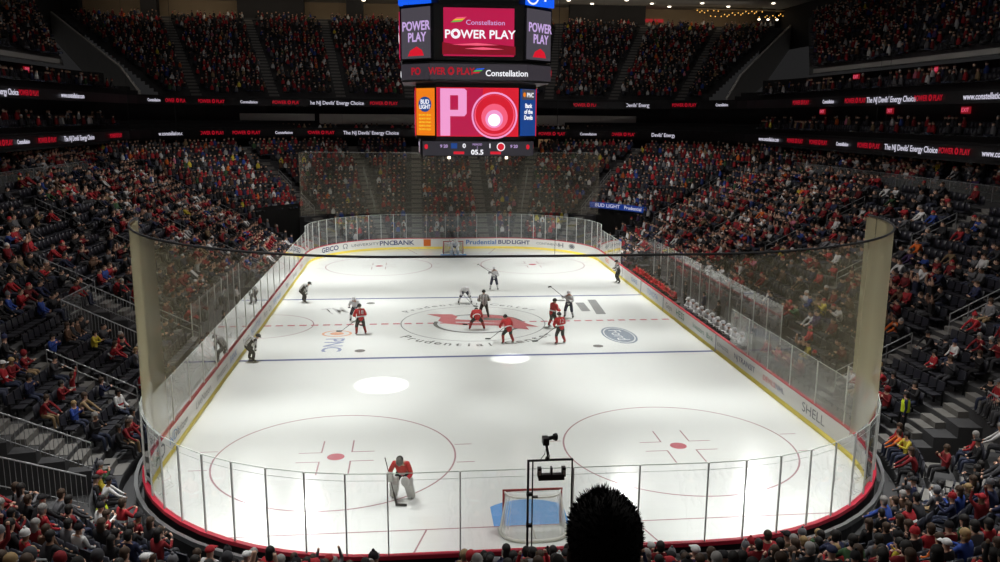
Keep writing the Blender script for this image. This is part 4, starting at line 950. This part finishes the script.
goalie('white-jersey goalie crouched in front of the far goal', 'white', .1, 26.3, 180, 'goalie stick of the white goalie at the far goal')

# ---- benches
for y0, y1, lb in ((-9.6, .8, 'long dark players bench of the team in white'), (2.6, 13.6, 'long dark players bench of the team in red')):
    T = thing('players_bench', lb, 'bench', (HW+1.15, (y0+y1)/2, 0), 0, 'players benches')
    MB().box((0, 0, .47), (.42, y1-y0, .06)).build('seat', M['bench'], T, bevel=.01)
    for k in range(5): MB().box((0, -(y1-y0)/2+.2+k*(y1-y0-.4)/4, .22), (.34, .08, .44)).build('leg', M['blackmetal'], T)
    for yy in (y0-.6, y1+.5): pass
OW = 'first second third fourth fifth sixth seventh eighth ninth tenth eleventh twelfth thirteenth fourteenth fifteenth'.split()
def bench_row(n, y0, y1, kit, row, x, z=0.0, hel=None):
    tm = 'white' if kit == 'white' else 'red'
    for i in range(n):
        y = y0+(y1-y0)*(i+.5)/n+RS.uniform(-.08,.08)
        skater('bench_player', f'{tm}-jersey player seated on the bench, {OW[i]} from the near gate{row}', 'bench', kit, x+RS.uniform(-.05,.05), y, 90+RS.uniform(-18,18), group=f'players in {tm} on the bench', z=z, helmet=hel)
bench_row(11, -9.4, .6, 'white', '', HW+1.25); bench_row(13, 2.8, 13.4, 'red', '', HW+1.25)

# ------------------------------------------------------------------ spectators
CL = dict(red=srgb(158,34,42), darkred=srgb(110,16,24), black=srgb(26,25,28), charcoal=srgb(52,52,56), grey=srgb(104,104,108), white=srgb(205,205,205), navy=srgb(30,36,66), blue=srgb(40,66,140), brown=srgb(84,60,44), tan=srgb(140,118,88), green=srgb(52,82,50), purple=srgb(70,48,92), orange=srgb(200,96,34), yellow=srgb(200,180,60), pink=srgb(190,110,130))
CW = dict(red=.155, darkred=.13, black=.27, charcoal=.12, grey=.08, white=.085, navy=.06, blue=.03, brown=.03, tan=.02, green=.015, purple=.01, orange=.01, yellow=.006, pink=.004)
CN = list(CL); CP = np.array([CW[c] for c in CN]); CP /= CP.sum()
CM = {c: mat('cloth_'+c, CL[c], .85) for c in CN}
for c in ('denim',): CM[c] = mat('cloth_denim', srgb(40,46,66), .85)
HC = dict(black=(.012,.010,.009), brown=(.045,.025,.014), blond=(.30,.20,.09), grey=(.25,.24,.23)); HM = {h: mat('hair_'+h, HC[h], .7) for h in HC}
def occupancy(seg, u, k, x, y):
    """how full each block is"""
    p = .80
    if seg in ('F',): p = .9
    if seg in ('FR', 'FL'): p = .86
    n = math.sin(x*.9+y*.55)*math.sin(y*.8-x*.3+1.3)+.5*math.sin(k*1.7+y*.35)
    if seg == 'L':
        if y < 8: p = .55
        if -3 < y < 9 and 6 <= k <= 14: p = .30
        if y < -8.5 and k <= 8: p = .34
        if y < -14 and k > 4: p = .5
    if seg == 'R':
        if y < 4: p = .62
        if y < 2 and k >= 11: p = .36
        if y < -9 and k <= 6: p = .36
        if y < -14 and k > 6: p = .5
    if seg in ('NL',): p = .66
    if seg in ('NR',): p = .70
    if seg == 'N': p = .9
    return p+.16*n
slots = []      # x, y, z, heading, seg, aisle/section id, row, index, occupied
for seg in SEG:
    for k, (d, z) in enumerate(ROWS+UROWS):
        L = seg_len(seg, d+.45); au = AISLES[seg]; n = int(L/.53)
        if seg == 'N' and k > 9: continue
        for i in range(n):
            u = (i+.5)/n
            if any(abs(u-a)*L < .82 for a in au): continue
            if k < 18 and in_hole(seg, u, k, .6/L): continue
            x, y, nx, ny = seg_pos(seg, u, d+.45)
            if seg in ('NL', 'NR') and y < -46: continue
            occ = RS.rand() < occupancy(seg, u, k, x, y)
            sec = sum(1 for a in au if a < u); base = [0]+list(au)
            slots.append([x, y, z, math.atan2(-ny, -nx)-PI/2, seg, sec, k, int((u-base[sec])*L/.53), occ])
# visibility order
vis = []
for i, s in enumerate(slots):
    px, py, d = to_px(s[0], s[1], s[2]+1.3)
    inn = (-12 < px < 1012 and -10 < py < 570)
    vis.append((d if inn else 1e9, i))
vis.sort()
near_people = [i for d, i in vis if slots[i][8] and d < 1e8][:298]
near_seats = [i for d, i in vis if (not slots[i][8]) and d < 1e8][:298]
near_set = set(near_people); seat_set = set(near_seats)

# spectator meshes by pose
POSES = {'hands in lap': seated('lap'), 'arms raised': seated('up', .05), 'clapping': seated('clap', .06), 'hand at mouth': seated('eat', .03), 'leaning on knees': seated('knees', .20), 'phone in hand': seated('phone', .08)}
PN = list(POSES); PP = [.34, .03, .14, .15, .2, .14]
SM = {}
for pn, J in POSES.items():
    me, reg = skin_mesh(J, dict(chest=(.19,.14), waist=(.165,.13), pelvis=(.17,.14)), 1)
    set_regions(me, reg, dict(head=0, hand=0, top=1, legs=2, shin=2, foot=3), [M['skin'], CM['red'], CM['denim'], M['skate']]); SM[pn] = (me, Vector(J['head']), Vector(J['crown']))
HEADW = {}
def headwear(kind):
    if kind in HEADW: return HEADW[kind]
    b = MB()
    if kind == 'hair': b.ellipsoid((0,-.015,.02), (.105,.118,.125), 12, 8, zmin=-.1); b.ellipsoid((0,-.05,-.04), (.098,.08,.11), 10, 6)
    elif kind == 'long hair': b.ellipsoid((0,-.015,.02), (.108,.118,.125), 12, 8, zmin=-.1); b.ellipsoid((0,-.06,-.12), (.11,.065,.2), 10, 6)
    elif kind == 'cap': b.ellipsoid((0,-.005,.03), (.108,.122,.11), 12, 8, zmin=-.05); b.box((0,.15,.035), (.15,.10,.014))
    elif kind == 'knit hat': b.ellipsoid((0,-.01,.02), (.112,.12,.15), 12, 8, zmin=-.15); b.ellipsoid((0,-.01,.185), (.035,.035,.035), 8, 5)
    elif kind == 'hood': b.ellipsoid((0,-.03,.01), (.125,.125,.15), 12, 8, zmin=-.8)
    HEADW[kind] = b.mesh(kind.replace(' ', '_'), CM['black']); HEADW[kind].polygons.foreach_set('use_smooth', [True]*len(HEADW[kind].polygons)); return HEADW[kind]
HK = ['hair', 'long hair', 'cap', 'knit hat', 'hood']
CWORD = dict(darkred='dark red', charcoal='charcoal', navy='navy')
def cw(c): return CWORD.get(c, c)
info = {}
for i in near_people:
    top = CN[RS.choice(len(CN), p=CP)]; hk = HK[RS.choice(5, p=[.50,.22,.13,.10,.05])]
    hc = (['black','brown','blond','grey'][RS.choice(4, p=[.52,.33,.05,.10])] if 'hair' in hk else (top if hk == 'hood' else ['red','black','white','navy','grey'][RS.choice(5, p=[.20,.36,.10,.16,.18])]))
    info[i] = [top, hk, hc, PN[RS.choice(6, p=PP)]]
PLACE = {'R': 'bench-side stand', 'L': 'penalty-box stand', 'NL': 'penalty-side near corner', 'NR': 'bench-side near corner', 'N': 'near-goal stand', 'F': 'far end', 'FR': 'bench-side far corner', 'FL': 'penalty-side far corner'}
protos = {}; used_labels = {}
rowcount = {}
for i in near_people:
    x, y, z, h, seg, sec, k, j, _ = slots[i]; top, hk, hc, pn = info[i]
    hat = f'{hc} {hk}' if hk != 'hood' else 'hood up'
    garment = {'red': 'red jersey', 'darkred': 'dark red sweater', 'white': 'white jersey'}.get(top, f'{cw(top)} jacket')
    cands = [f'fan in {garment}, {hat}, {pn}, {NUM[k]} row, {PLACE[seg]}', f'{garment}, {hat}, {pn}, {NUM[k]} row, {NUM[j]} seat, {PLACE[seg]}', f'fan, {garment}, {hat}, {NUM[k]} row, {NUM[j]} seat, section {NUM[sec]}, {PLACE[seg]}']
    lb = next((c for c in cands if c not in used_labels), cands[-1]); used_labels[lb] = 1
    if pn not in protos: o = bpy.data.objects.new('spectator', SM[pn][0]); protos[pn] = o
    else: o = protos[pn].copy(); [o.pop(q, None) for q in ('label',)]
    COL.objects.link(o); jit = RS.uniform(-.35, .35); sc_ = RS.uniform(.92, 1.05)
    o.location = (x, y, z); o.rotation_euler = (0, 0, h+jit); o.scale = (sc_*RS.uniform(.95,1.1), sc_, sc_)
    o.material_slots[1].link = 'OBJECT'; o.material_slots[1].material = CM[top]
    o.material_slots[2].link = 'OBJECT'; o.material_slots[2].material = CM[['denim','black','charcoal','tan'][RS.choice(4, p=[.5,.3,.15,.05])]]
    if RS.rand() < .2: o.material_slots[0].link = 'OBJECT'; o.material_slots[0].material = M['skin2']
    else: o.material_slots[0].link = 'OBJECT'; o.material_slots[0].material = M['skin']
    tag(o, lb, 'spectator', 'spectators in the lower stands')
    c = bpy.data.objects.new(hk.replace(' ', '_'), headwear(hk)); COL.objects.link(c); c.parent = o; c.location = (SM[pn][1]+SM[pn][2])/2
    c.material_slots[0].link = 'OBJECT'; c.material_slots[0].material = HM[hc] if 'hair' in hk else CM[hc]
    if top in ('red', 'white'):
        key = 'band'+pn
        if key not in HEADW:
            J = POSES[pn]; w_, ch = Vector(J['waist']), Vector(J['chest']); q = Vector((0,0,1)).rotation_difference((ch-w_).normalized()).to_matrix().to_4x4(); q.translation = w_.lerp(ch, .2)
            bb = MB(); bb.add([q @ Vector((.196*math.cos(a), .152*math.sin(a), zz)) for zz in (-.035, .035) for a in np.linspace(0, 2*PI, 15)[:-1]], [(e, (e+1) % 14, 14+(e+1) % 14, 14+e) for e in range(14)])
            for sd in 'lr':
                e0, e1 = Vector(J['el'+sd]), Vector(J['sh'+sd]); p0 = e0.lerp(e1, .12); p1 = e0.lerp(e1, .34)
            HEADW[key] = bb.mesh('jersey_stripe', CM['white'])
        g = bpy.data.objects.new('jersey_stripe', HEADW[key]); COL.objects.link(g); g.parent = o; g.material_slots[0].link = 'OBJECT'; g.material_slots[0].material = CM['white'] if top == 'red' else CM['red']

# seats
def seat_parts():
    b1 = MB().box((0,.10,.44), (.46,.40,.05)); b2 = MB().box((0,-.17,.70), (.46,.05,.46)); b2.v = [Vector((v[0]*(1-.12*max(0,(v[2]-.75)*4)), v[1]-.10*(v[2]-.47), v[2])) for v in b2.v]
    b3 = MB().box((0,-.12,.36), (.53,.05,.05))
    for s in (-1, 1): b3.box((s*.25,0,.62), (.035,.34,.035)); b3.box((s*.25,-.12,.31), (.035,.06,.60))
    return b1, b2, b3
b1, b2, b3 = seat_parts(); sm1, sm2, sm3 = b1.mesh('seat', M['seatpad']), b2.mesh('backrest', M['seat']), b3.mesh('arm_frame', M['blackmetal'])
for i in near_seats:
    x, y, z, h, seg, sec, k, j, _ = slots[i]
    T = thing('stadium_seat', f'empty black folding seat, {NUM[k]} row, {NUM[j]} seat, {NUM[sec]} section, {PLACE[seg]}', 'stadium seat', (x, y, z), h, 'empty seats in the lower stands')
    for nm, me in (('seat', sm1), ('backrest', sm2), ('arm_frame', sm3)): o = bpy.data.objects.new(nm, me); COL.objects.link(o); o.parent = T

# the remaining crowd and seats: merged
def tri_template(me):
    me.calc_loop_triangles(); v = np.empty(len(me.vertices)*3); me.vertices.foreach_get('co', v); t = np.empty(len(me.loop_triangles)*3, dtype=np.int32); me.loop_triangles.foreach_get('vertices', t)
    return v.reshape(-1,3), t.reshape(-1,3)
def low_person(J):
    me, reg = skin_mesh(J, dict(chest=(.2,.15), waist=(.17,.13), pelvis=(.17,.14), head=(.088,.10), crown=(.07,.08)), 0)
    v, t = tri_template(me); role = np.zeros(len(v), dtype=int)      # 0 skin 1 top 2 legs 3 hair
    for p, e in zip(me.polygons, reg):
        r = {'head':0,'hand':0,'top':1,'legs':2,'shin':2,'foot':2}[region(e)]
        for q in p.vertices: role[q] = max(role[q], r) if r == 1 else (r if role[q] == 0 else role[q])
    hd = v[:,2] > J['neck'][2]+.03; up = v[:,2] > J['neck'][2]+.14
    role[hd] = 0; role[up | (hd & (v[:,1] < J['head'][1]-.02))] = 3
    c = (Vector(J['head'])+Vector(J['crown']))/2; b = MB().ellipsoid(c+Vector((0,-.015,.02)), (.108,.12,.125), 8, 5, zmin=-.1); hv, ht = tri_template(b.mesh('t', M['skin']))
    t = np.concatenate([t, ht+len(v)]); v = np.concatenate([v, hv]); role[role == 3] = 0; role = np.concatenate([role, np.full(len(hv), 3)])
    return v, t, role
def far_person(J):
    b = MB()
    def pr(c0, c1, r0, r1, n=5):
        c0, c1 = Vector(c0), Vector(c1); vs = []
        for c, r in ((c0,r0),(c1,r1)):
            for j in range(n): a = 2*PI*j/n; vs.append((c.x+r[0]*math.cos(a), c.y+r[1]*math.sin(a), c.z))
        b.add(vs, [(j,(j+1) % n,n+(j+1) % n,n+j) for j in range(n)]+[tuple(n+j for j in range(n))])
    pr((0,.02,.45),(0,-.02,.85),(.2,.15),(.24,.15)); n1 = len(b.v); pr((0,-.02,.85),(0,0,1.12),(.25,.15),(.08,.07)); n2 = len(b.v)
    pr((0,.01,1.1),(0,.01,1.24),(.08,.08),(.11,.11)); pr((0,.01,1.24),(0,0,1.36),(.115,.115),(.06,.06)); n3 = len(b.v)
    b.box((0,.3,.5), (.36,.42,.16))
    me = b.mesh('t', M['skin']); v, t = tri_template(me); role = np.ones(len(v), dtype=int); role[n2:n2+10] = 0; role[n2+10:n3] = 3; role[n3:] = 2
    return v, t, role
MID = [low_person(POSES[p]) for p in ('hands in lap', 'clapping', 'leaning on knees', 'hand at mouth')]+[low_person(seated('up', .04))]
FAR = [far_person(None)]
CARR = np.array([CL[c] for c in CN]); HARR = np.array([HC['black'], HC['black'], HC['brown'], HC['grey'], HC['brown'], CL['red'], CL['black'], CL['white']])
def merged(name, items, colored=True, mats=None, label=None):
    """items: (template, x, y, z, heading, scale, colours[4])"""
    V = []; Tt = []; Cc = []; o = 0
    for (v, t, role), x, y, z, h, s, cols in items:
        c, sn = math.cos(h), math.sin(h); w = np.empty_like(v); w[:,0] = (v[:,0]*c-v[:,1]*sn)*s+x; w[:,1] = (v[:,0]*sn+v[:,1]*c)*s+y; w[:,2] = v[:,2]*s+z
        V.append(w); Tt.append(t+o); o += len(v)
        if colored: Cc.append(cols[role])
    V = np.concatenate(V).astype(np.float32); Tt = np.concatenate(Tt).astype(np.int32)
    me = bpy.data.meshes.new(name); me.vertices.add(len(V)); me.vertices.foreach_set('co', V.ravel()); me.loops.add(Tt.size); me.loops.foreach_set('vertex_index', Tt.ravel())
    me.polygons.add(len(Tt)); me.polygons.foreach_set('loop_start', np.arange(len(Tt), dtype=np.int32)*3); me.update(calc_edges=True)
    if colored:
        Cc = np.concatenate(Cc); at = me.color_attributes.new('tint', 'FLOAT_COLOR', 'POINT'); at.data.foreach_set('color', np.concatenate([Cc, np.ones((len(Cc),1))], 1).astype(np.float32).ravel())
    me.materials.append(mats); ob = bpy.data.objects.new(name, me); COL.objects.link(ob); tag(ob, label[0], label[1], kind='stuff'); return ob
mc = mat('crowd_cloth', (.2,.2,.2), .85); nt = mc.node_tree; at_ = nt.nodes.new('ShaderNodeAttribute'); at_.attribute_name = 'tint'; nt.links.new(at_.outputs['Color'], nt.nodes['Principled BSDF'].inputs['Base Color'])
SK = np.array([(.46,.28,.20), (.50,.31,.23), (.22,.12,.08)])
def cols():
    pick = CARR[RS.choice(len(CN), p=CP)]*RS.uniform(.55, 1.1)
    return np.array([SK[RS.choice(3, p=[.4,.4,.2])], pick, [(.03,.035,.06),(.015,.015,.016),(.05,.05,.055)][RS.randint(3)], HARR[RS.choice(8, p=[.32,.16,.22,.07,.06,.05,.08,.04])]])
items = []; seats_rest = []
sv = []
for b_ in seat_parts()[:2]: sv.append(tri_template(b_.mesh('t', M['seat'])))
stv = np.concatenate([sv[0][0], sv[1][0]]); stt = np.concatenate([sv[0][1], sv[1][1]+len(sv[0][0])]); ST = (stv, stt, np.zeros(len(stv), dtype=int))
for i, s in enumerate(slots):
    x, y, z, h, seg, sec, k, j, occ = s
    if i not in seat_set: seats_rest.append((ST, x, y, z, h, 1.0, None))
    if occ and i not in near_set:
        px, py, d = to_px(x, y, z+1)
        if d < 12: continue
        tpl = MID[RS.choice(5, p=[.34,.2,.26,.16,.04])] if d < 75 else FAR[0]
        items.append((tpl, x+RS.uniform(-.08,.08), y+RS.uniform(-.08,.08), z+RS.uniform(-.03,.05), h+RS.uniform(-.3,.3), RS.uniform(.93,1.06), cols()))
merged('lower_bowl_crowd', items, True, mc, ('dense crowd of seated fans in red and dark clothes filling the lower bowl', 'crowd'))
merged('lower_bowl_seating', seats_rest, False, M['seat'], ('rows of dark folding seats under and among the lower bowl crowd', 'stadium seating'))
# upper levels
items = []; seats_rest = []
for k in range(ER):
    y = EY0+(EY1-EY0)*(k+.5)/ER; z = EZ0+(EZ1-EZ0)*k/ER; w = ehalf(y)-.8; t = (y-EY0)/(EY1-EY0); n = int(2*w/.6)
    ax = [a+(b_-a)*t for a, b_ in EA]
    for i in range(n):
        x = -w+2*w*(i+.5)/n
        if min(abs(x-a) for a in ax) < .85: continue
        if RS.rand() < .80: items.append((FAR[0], x+RS.uniform(-.14,.14), y+RS.uniform(-.12,.12), z+RS.uniform(-.05,.12), PI+RS.uniform(-.5,.5), RS.uniform(.9,1.08), cols()))
        elif RS.rand() < .5: seats_rest.append((ST, x, y, z, PI, 1.0, None))
for s in (-1, 1):
    for k in range(SR):
        x = SX0+(SX1-SX0)*(k+.5)/SR; z = SZ0+(SZ1-SZ0)*k/SR; y1 = 26+(x-SX0)*2.2; n = int((y1+10)/.62)
        for i in range(n):
            y = -10+(y1+10)*(i+.5)/n
            if (y % 9.5) < 1.1: continue
            if RS.rand() < .5: items.append((FAR[0], s*x, y+RS.uniform(-.14,.14), z+RS.uniform(-.05,.12), s*PI/2+RS.uniform(-.5,.5), RS.uniform(.9,1.08), cols()))
            else: seats_rest.append((ST, s*x, y, z, s*PI/2, 1.0, None))
    for lv, zz in ((11.35, 0), (11.75, 1), (14.8, 0), (15.2, 1)):
        for i in range(100):
            y = -5+.6*i*.7
            if y > 36: break
            if RS.rand() < .32: items.append((FAR[0], s*(RW+.7+.85*zz), y, lv, s*PI/2+RS.uniform(-.2,.2), 1.0, cols()))
            else: seats_rest.append((ST, s*(RW+.7+.85*zz), y, lv, s*PI/2, 1.0, None))
for row, (yy, zz) in enumerate(((53.7, 11.35), (54.5, 11.35))):
    if row: continue
    for i in range(90):
        x = -26+.62*i
        if x < 27 and RS.rand() < .7: items.append((FAR[0], x, yy, 10.55, PI, 1.0, cols()))
merged('upper_deck_crowd', items, True, mc, ('distant crowd seated in the dim upper decks and suite levels', 'crowd'))
merged('upper_deck_seating', seats_rest, False, M['seat'], ('rows of dark empty seats in the upper decks', 'stadium seating'))

# ------------------------------------------------------------------ standing people
ST_M = {}
def standing_person(label, x, y, z, face, arm, top, legs, hair='black', lean=0.0, group='people standing by the rink', cat='person', vest=False, hk='hair'):
    key = (arm, lean)
    if key not in ST_M:
        J = standing(arm, lean); me, reg = skin_mesh(J, dict(chest=(.19,.13), waist=(.16,.12)), 1); set_regions(me, reg, dict(head=0, hand=0, top=1, legs=2, shin=2, foot=3), [M['skin'], CM['black'], CM['black'], M['skate']]); ST_M[key] = (me, J)
    me, J = ST_M[key]; o = bpy.data.objects.new('person', me); COL.objects.link(o); o.location = (x, y, z); o.rotation_euler = (0, 0, math.radians(face)); tag(o, label, cat, group)
    for i, m_ in ((1, top), (2, legs)): o.material_slots[i].link = 'OBJECT'; o.material_slots[i].material = m_
    c = bpy.data.objects.new(hk.replace(' ', '_'), headwear(hk)); COL.objects.link(c); c.parent = o; c.location = (Vector(J['head'])+Vector(J['crown']))/2; c.material_slots[0].link = 'OBJECT'; c.material_slots[0].material = HM.get(hair) or CM[hair]
    if vest:
        vs = []; n = 14
        for zz, rx, ry in ((.98,.21,.17), (1.15,.20,.16), (1.35,.225,.165), (1.46,.16,.13)):
            for i in range(n): a = 2*PI*i/n; vs.append((rx*math.cos(a), ry*math.sin(a)+lean*(zz-.95), zz))
        MB().add(vs, [(r*n+i, r*n+(i+1) % n, (r+1)*n+(i+1) % n, (r+1)*n+i) for r in range(3) for i in range(n)]).build('safety_vest', M['vest'], o, True)
standing_person('usher in a yellow safety vest standing by the bench-side corner glass', 15.1, -22.6, 0.79, 60, 'side', CM['navy'], CM['black'], vest=True)
standing_person('guard in yellow vest and dark trousers behind the penalty-side corner boards', -12.9, -27.6, 0, -60, 'hold', CM['black'], CM['black'], vest=True)
standing_person('photographer in dark clothes at the penalty-side corner boards', -13.6, -26.1, 0, -70, 'hold', CM['black'], CM['charcoal'], hk='cap', hair='black')
standing_person('man in a black suit on the aisle above the penalty boxes', -19.0, -6.4, ROWS[5][1], -90, 'side', CM['black'], CM['black'], hair='grey')
standing_person('man in a white shirt standing behind the penalty-box glass', -15.2, 3.4, 0.2, -90, 'cross', CM['white'], CM['charcoal'])
standing_person('off-ice official in black coat beside the penalty boxes', -14.6, -3.2, 0, -90, 'side', CM['charcoal'], CM['black'])
for i, y in enumerate((-8.2, -5.4, -2.5, .2)): standing_person(f'coach in a dark suit behind the white bench, {OW[i]} from the near gate', HW+2.1, y, 0, 90, ('cross','side','hold','side')[i], CM[('black','charcoal','black','navy')[i]], CM['black'], group='coaches behind the benches')
for i, y in enumerate((4, 7.2, 10.5)): standing_person(f'coach in a dark suit behind the red bench, {OW[i]} from the near gate', HW+2.1, y, 0, 90, ('side','cross','hold')[i], CM[('black','charcoal','black')[i]], CM['black'], group='coaches behind the benches', hair='brown')

# bench and penalty-box glass
T = thing('bench_glass', 'tall glass partition behind the players benches', 'glass partition')
for i in range(14):
    y = -10+1.86*i
    MB().quad((HW+2.75,y+.03,.2), (HW+2.75,y+1.83,.2), (HW+2.75,y+1.83,3.1), (HW+2.75,y+.03,3.1)).build('glass_pane', M['glass'], T); MB().box((HW+2.75, y, 1.55), (.05,.05,3.1)).build('post', M['post'], T)
for y in (-9.9, 1.7, 14.3): MB().quad((HW+.15,y,1.07), (HW+2.7,y,1.07), (HW+2.7,y,3.0), (HW+.15,y,3.0)).build('glass_pane', M['glass'], T)
T = thing('penalty_box_glass', 'glass partitions round the penalty boxes and timekeeper table', 'glass partition')
for i in range(8):
    y = -6.4+1.8*i
    MB().quad((-HW-2.6,y+.03,.2), (-HW-2.6,y+1.77,.2), (-HW-2.6,y+1.77,2.9), (-HW-2.6,y+.03,2.9)).build('glass_pane', M['glass'], T); MB().box((-HW-2.6, y, 1.45), (.05,.05,2.9)).build('post', M['post'], T)
for y in (-6.4, -2, 2.4, 8): MB().quad((-HW-2.6,y,.2), (-HW-.15,y,.2), (-HW-.15,y,2.9), (-HW-2.6,y,2.9)).build('glass_pane', M['glass'], T)
T = thing('timekeeper_table', 'grey timekeeper table between the penalty boxes', 'table', (-HW-.9, .2, 0)); MB().box((0,0,.9), (.6,3.6,.05)).build('table_top', M['bench'], T)
for s in (-1, 1): MB().box((0, s*1.6, .44), (.5,.08,.88)).build('leg', M['blackmetal'], T)
T = thing('penalty_bench', 'dark bench inside the penalty boxes', 'bench', (-HW-1.5, -4.1, 0)); MB().box((0,0,.45), (.4,3.2,.06)).build('seat', M['bench'], T)
for s in (-1, 1): MB().box((0, s*1.4, .21), (.3,.08,.42)).build('leg', M['blackmetal'], T)

# ------------------------------------------------------------------ goal camera frame behind the near glass
T = thing('camera_frame', 'tall black frame behind the near goal glass with a small camera on top', 'camera stand', (-.07, -31.0, 0))
zt = 3.85
for x, nm in ((-.62, .035), (-.50, .02)): MB().tube([(x, 0, 0), (x, 0, zt)], nm, 6).build('upright_pole', M['blackmetal'], T)
MB().tube([(.56, 0, 0), (.56, 0, zt)], .022, 6).build('upright_pole', M['blackmetal'], T)
MB().tube([(-.65, 0, zt), (.58, 0, zt)], .032, 6).build('crossbar', M['blackmetal'], T)
for z in (1.1, 2.0, 2.9): MB().box((-.58, 0, z), (.16, .1, .08)).build('clamp', M['blackmetal'], T)
for x in (-.58, .56): MB().box((x, 0, .02), (.3, .4, .04)).build('base_plate', M['blackmetal'], T)
h = MB().box((0, 0, 3.38), (.70, .16, .16)).build('lamp_bar', M['blackmetal'], T, bevel=.01)
for x in (-.32, 0, .33): MB().box((x, 0, 3.52), (.10 if x else .05, .14, .26)).build('lamp_unit', M['blackmetal'], h)
for x in (-.32, .33): MB().box((x, -.08, 3.52), (.06, .02, .12)).build('lamp_lens', mat('lamp_lens', (.25,.22,.2), .3) if 'lamp_lens' not in bpy.data.materials else bpy.data.materials['lamp_lens'], h)
c = MB().tube([(-.12, 0, zt), (-.10, 0, zt+.1)], [.07,.05], 8).tube([(-.10, 0, zt+.1), (-.16, 0, zt+.42)], .022, 6).tube([(-.06, 0, zt+.1), (-.12, .04, zt+.40)], .018, 6).build('camera_yoke', M['blackmetal'], T)
k = MB().box((-.17, 0, zt+.55), (.17, .26, .20)).build('camera_body', M['blackmetal'], T, bevel=.02)
MB().tube([(-.08, .02, zt+.60), (.06, .04, zt+.63)], [.06,.05], 8).tube([(.06, .04, zt+.63), (.12, .06, zt+.62)], [.09,.11], 10).build('camera_lens', M['blackmetal'], k)
MB().tube([(-.14, -.05, zt+.5), (-.2, -.08, zt+.2), (-.3, 0, zt+.02)], .009, 5).build('cable', M['blackmetal'], T)

# ------------------------------------------------------------------ spectator standing just in front of the camera
def front_person():
    hx, hy = -3.125, -49.86; top = 11.845
    z0 = top-1.80
    T = thing('person', 'dark silhouetted head with short bristly black hair, standing low in front of the view', 'person', (hx, hy, z0), math.radians(-3))
    J = dict(pelvis=(0,0,.95), waist=(0,0,1.12), chest=(0,0,1.32), neck=(0,-.01,1.50), head=(0,.01,1.60), crown=(0,.0,1.69))
    for s, t in (('l', -1), ('r', 1)):
        J['sh'+s] = (t*.19,0,1.42); J['el'+s] = (t*.25,-.02,1.13); J['wr'+s] = (t*.25,.05,.90); J['ha'+s] = (t*.25,.07,.82); J['hi'+s] = (t*.10,0,.90); J['kn'+s] = (t*.11,.03,.5); J['an'+s] = (t*.11,0,.09); J['to'+s] = (t*.13,.15,.04)
    me, reg = skin_mesh(J, dict(neck=(.062,.065), head=(.078,.095), crown=(.074,.09)), 2); set_regions(me, reg, dict(head=0, hand=0, top=1, legs=2, shin=2, foot=3), [M['necks'], M['cblack'], CM['denim'], M['skate']])
    o = bpy.data.objects.new('body', me); COL.objects.link(o); o.parent = T
    # hands: fingers
    for t in (-1, 1):
        b = MB()
        for f in range(4): x = t*.25; y = .045+.02*f; b.tube([(x,y,.80), (x-t*.005,y+.004,.755), (x-t*.02,y+.01,.72)], [.010,.009,.007], 6)
        b.tube([(t*.25,.10,.83), (t*.225,.125,.79), (t*.215,.13,.765)], [.011,.010,.008], 6); b.build('fingers', M['necks'], T, True)
    # ears
    for t in (-1, 1): MB().ellipsoid((t*.083, .0, 1.60), (.016,.03,.036), 8, 6).build('ear', M['necks'], T, True)
    # hair: cap plus bristles
    b = MB(); c = Vector((0,-.008,1.665)); R3 = Vector((.098,.114,.116))
    b.ellipsoid(c, R3, 24, 14, zmin=-.55)
    rs = np.random.RandomState(3)
    for i in range(2600):
        d = Vector(rs.normal(size=3)).normalized()
        if d.z < -.5 or (d.y > .55 and d.z < .25): continue
        p = c+Vector((d.x*R3.x, d.y*R3.y, d.z*R3.z))*.97; g = (d+Vector(rs.normal(size=3))*.28+Vector((0,.0,.25))).normalized(); L = rs.uniform(.006,.013)*(1+1.0*max(0,d.z)*(1.4 if d.x < .1 else .6))
        u = g.cross(Vector((.3,.5,.8))).normalized()*.0022; w = g.cross(u).normalized()*.0022; q = p+g*L
        b.add([p+u, p-u*.5+w, p-u*.5-w, q], [(0,1,3),(1,2,3),(2,0,3)])
    b.build('hair', M['hairdark'], T)
front_person()
MB().box((-4, -49.9, 9.42), (8, 1.6, 1.25)).build('floor_upper_tread', M['concrete'])['kind'] = 'structure'
